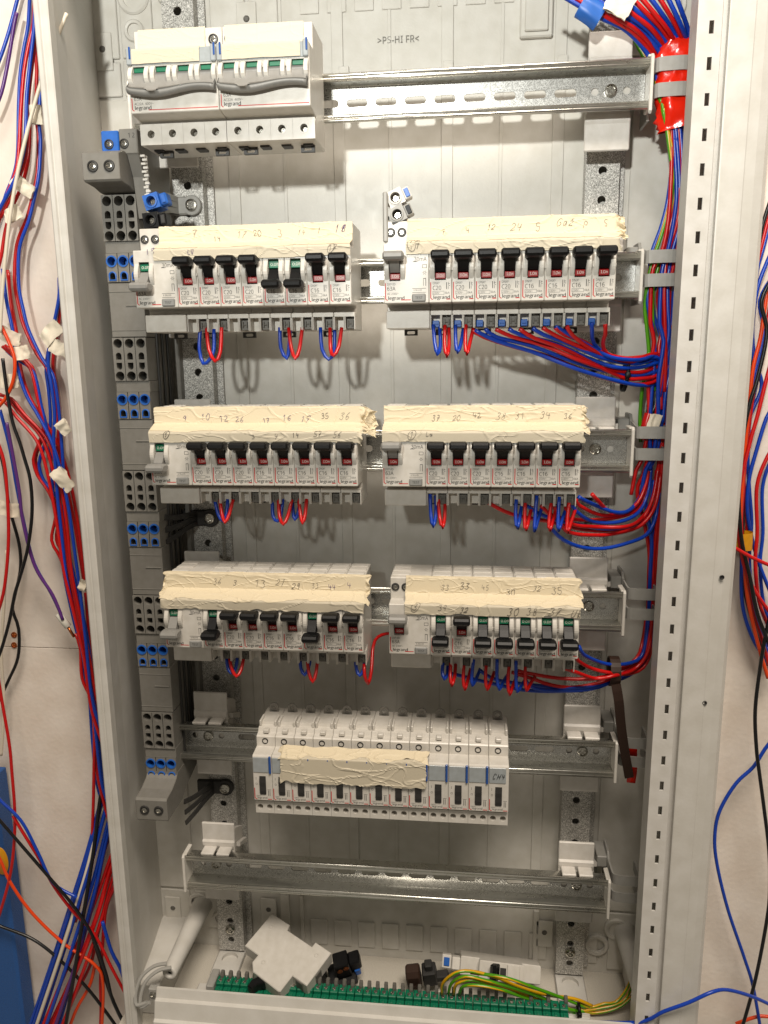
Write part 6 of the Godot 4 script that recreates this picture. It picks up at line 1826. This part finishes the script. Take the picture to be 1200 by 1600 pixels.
["lb","r",1.80,"sixth red wire from left in the thick bundle at the lower left",[-159,-1424,46,-180,-1475,46,-204,-1530,46,-220,-1623,46,-231,-1701,46,-237,-1781,46,-247,-1863,46]],
["lb","o",1.80,"orange wire in the thick bundle at the lower left",[-235,-1658,56,-251,-1710,56,-288,-1776,56,-322,-1860,56]],
["lb","k",1.80,"second black wire from left in the thick bundle at the lower left",[-232,-1561,66,-223,-1606,66,-204,-1704,66,-189,-1757,66,-170,-1806,66]],
["lb","b",1.80,"sixth blue wire from left in the thick bundle at the lower left",[-198,-1536,76,-185,-1603,76,-171,-1638,76,-161,-1676,76]],
["od","r",1.50,"seventh red wire from left in the tangle hanging left of the cabinet",[-195,-272,8,-200,-313,8,-215,-372,8,-228,-425,8,-226,-467,8,-225,-518,8,-233,-570,8,-236,-630,8,-240,-675,8,-240,-754,8,-239,-830,8,-228,-908,8,-218,-960,8,-209,-1027,8,-202,-1071,8,-202,-1164,8,-203,-1263,8,-194,-1320,8,-181,-1378,8]],
["od","b",1.50,"fourth blue wire from left in the tangle hanging left of the cabinet",[-196,-277,18,-201,-318,18,-220,-377,18,-236,-430,18,-236,-471,18,-237,-522,18,-244,-573,18,-245,-633,18,-247,-678,18,-243,-756,18,-240,-832,18,-231,-909,18,-223,-962,18,-218,-1028,18,-213,-1073,18,-215,-1165,18,-214,-1263,18,-202,-1320,18,-185,-1377,18]],
["od","b",1.50,"first blue wire from left in the tangle hanging left of the cabinet",[-303,-403,28,-286,-418,28,-256,-441,28,-247,-503,28,-241,-550,28,-253,-583,28,-263,-609,28,-257,-639,28,-236,-669,28,-223,-709,28,-234,-763,28,-219,-800,28,-210,-868,28,-200,-945,28,-197,-1042,28,-195,-1137,28,-195,-1234,28,-183,-1304,28,-166,-1375,28]],
["od","r",1.50,"second red wire from left in the tangle hanging left of the cabinet",[-319,-482,38,-297,-488,38,-275,-517,38,-239,-558,38,-225,-605,38,-216,-677,38,-214,-738,38,-214,-812,38,-205,-901,38,-195,-978,38,-187,-1070,38,-174,-1124,38,-153,-1191,38]],
["od","r",1.50,"first red wire from left in the tangle hanging left of the cabinet",[-327,-486,48,-306,-492,48,-285,-521,48,-252,-562,48,-239,-608,48,-231,-680,48,-227,-740,48,-223,-814,48,-210,-902,48,-200,-979,48,-196,-1071,48,-187,-1125,48,-169,-1192,48]],
["od","r",1.50,"fourth red wire from left in the tangle hanging left of the cabinet",[-296,-261,10,-295,-317,10,-291,-373,10,-292,-430,10,-282,-483,10,-263,-524,10,-242,-572,10,-227,-632,10,-216,-706,10,-209,-793,10,-205,-870,10,-205,-962,10,-208,-1069,10,-200,-1138,10,-179,-1207,10]],
["od","r",1.50,"fifth red wire from left in the tangle hanging left of the cabinet",[-289,-267,20,-290,-322,20,-285,-378,20,-284,-435,20,-272,-487,20,-249,-528,20,-227,-575,20,-211,-635,20,-203,-708,20,-200,-795,20,-200,-872,20,-200,-963,20,-199,-1070,20,-187,-1138,20,-163,-1206,20]],
["od","r",1.50,"third red wire from left in the tangle hanging left of the cabinet",[-309,-395,30,-292,-410,30,-261,-433,30,-251,-495,30,-246,-541,30,-260,-574,30,-272,-600,30,-267,-630,30,-249,-660,30,-238,-700,30,-252,-754,30,-237,-791,30,-226,-859,30,-210,-936,30,-203,-1032,30,-200,-1126,30,-205,-1223,30,-197,-1294,30,-184,-1365,30]],
["od","b",1.50,"third blue wire from left in the tangle hanging left of the cabinet",[-169,170,40,-179,95,40,-183,47,40,-191,-2,40,-195,-27,40,-195,-57,40,-204,-112,40,-218,-153,40,-230,-184,40,-252,-229,40,-260,-290,40,-256,-333,40,-250,-367,40,-231,-415,40,-213,-445,40,-208,-491,40,-208,-560,40,-211,-643,40]],
["od","r",1.50,"sixth red wire from left in the tangle hanging left of the cabinet",[-165,170,50,-177,110,50,-189,68,50,-203,10,50,-210,-39,50,-217,-78,50,-232,-113,50,-254,-149,50,-275,-179,50]],
["od","b",1.50,"second blue wire from left in the tangle hanging left of the cabinet",[-204,184,12,-213,132,12,-224,98,12,-235,59,12,-245,-1,12,-253,-62,12,-263,-98,12,-283,-134,12,-298,-166,12,-317,-203,12]],
["or","r",1.60,"long red wire down the right wall beside the cabinet edge",[1011,-181,12,1002,-215,12,994,-261,12,989,-293,12,987,-355,12,990,-407,12,999,-459,12,995,-494,12,991,-536,12,993,-598,12,1000,-653,12,1009,-710,12,1011,-770,12,1024,-843,12,1047,-914,12,1069,-970,12]],
["or","b",1.60,"blue wire merging with the red one beside the second rail at right",[1012,-251,26,1002,-277,26,990,-319,26,987,-369,26,989,-420,26,1009,-472,26,998,-514,26,988,-546,26,986,-600,26]],
["or","o",1.60,"long orange wire down the right wall",[1005,-301,40,1000,-330,40,996,-397,40,989,-441,40,987,-492,40,986,-555,40,986,-619,40,988,-707,40,998,-759,40,1010,-834,40,1032,-912,40,1056,-982,40]],
["or","k",1.60,"long black wire down the right wall behind the yellow tape",[1004,-302,54,988,-341,54,1000,-390,54,992,-461,54,983,-502,54,976,-564,54,976,-639,54,987,-726,54,1006,-793,54,1024,-860,54,1050,-918,54]],
["or","b",1.60,"blue wire bowing left beside the fourth rail at right edge",[1036,-504,18,1024,-528,18,1013,-579,18,1004,-634,18,1006,-689,18,1020,-745,18,1037,-791,18,1058,-837,18]],
["or","r",1.60,"red wire bowing left near the right picture edge beside the fourth rail",[1037,-572,32,1026,-591,32,1013,-642,32,1020,-723,32,1021,-776,32,1033,-845,32,1053,-891,32]],
["or","r",1.60,"red wire leaving the yellow tape to the lower right",[971,-597,46,977,-669,46,983,-713,46,998,-776,46,1014,-812,46,1032,-840,46,1050,-863,46]],
["or","r",1.60,"thin red wire crossing the yellow tape to the right edge",[970,-739,60,996,-754,60,1014,-763,60,1042,-775,60]],
["or","b",1.60,"blue wire leaving the yellow tape downwards",[1000,-744,24,1004,-821,24,1013,-871,24,1032,-918,24,1055,-953,24,1072,-977,24]],
["or","b",1.60,"long blue wire bowing far left at the lower right wall",[1079,-1092,38,1063,-1118,38,1046,-1154,38,1018,-1189,38,994,-1245,38,989,-1297,38,997,-1354,38,1023,-1447,38,1060,-1548,38,1082,-1613,38,1107,-1724,38]],
["or","k",1.60,"black wire at the lower right edge crossing the blue ones",[1051,-826,52,1042,-890,52,1037,-954,52,1035,-1038,52,1043,-1111,52,1051,-1154,52,1065,-1225,52,1081,-1312,52,1089,-1391,52,1089,-1458,52,1079,-1586,52,1062,-1703,52]],
["or","b",1.60,"blue wire running from the bottom sill across the lower right corner",[780,-1668,92,856,-1635,118,893,-1596,131,933,-1570,135,973,-1546,133,1007,-1556,114,1061,-1589,89,1117,-1635,60]],
["or","o",1.60,"orange wire in the lower right picture corner",[1060,-1707,30,1085,-1693,30,1106,-1685,30,1132,-1686,30]],
["or","r",1.60,"red wire behind the others above the yellow tape",[1015,-431,44,1008,-471,44,1000,-523,44,992,-565,44,981,-640,44,981,-717,44]],
["oe","b",1.50,"second blue wire from left in the tangle hanging right of the cabinet",[1018,-180,8,1008,-214,8,999,-261,8,993,-293,8,992,-355,8,996,-407,8,1007,-459,8,1004,-494,8,1001,-537,8,1003,-599,8,1010,-654,8,1018,-710,8,1019,-771,8,1030,-844,8,1052,-915,8,1075,-971,8]],
["oe","k",1.50,"black wire in the tangle hanging right of the cabinet",[1002,-182,18,994,-215,18,987,-262,18,982,-293,18,982,-356,18,986,-407,18,996,-459,18,992,-493,18,987,-536,18,987,-597,18,993,-652,18,1000,-708,18,1002,-769,18,1015,-841,18,1040,-912,18,1063,-967,18]],
["oe","r",1.50,"red wire in the tangle hanging right of the cabinet",[1017,-300,28,1012,-330,28,1007,-397,28,1000,-441,28,996,-493,28,993,-556,28,992,-621,28,994,-710,28,1006,-762,28,1021,-838,28,1045,-916,28,1069,-987,28]],
["oe","b",1.50,"first blue wire from left in the tangle hanging right of the cabinet",[1008,-301,38,991,-340,38,1001,-390,38,991,-461,38,982,-503,38,975,-566,38,976,-641,38,990,-730,38,1011,-797,38,1029,-866,38,1054,-924,38]],
["oe","b",1.50,"third blue wire from left in the tangle hanging right of the cabinet",[1053,-575,8,1043,-594,8,1031,-646,8,1038,-728,8,1038,-782,8,1049,-852,8,1068,-899,8]]]
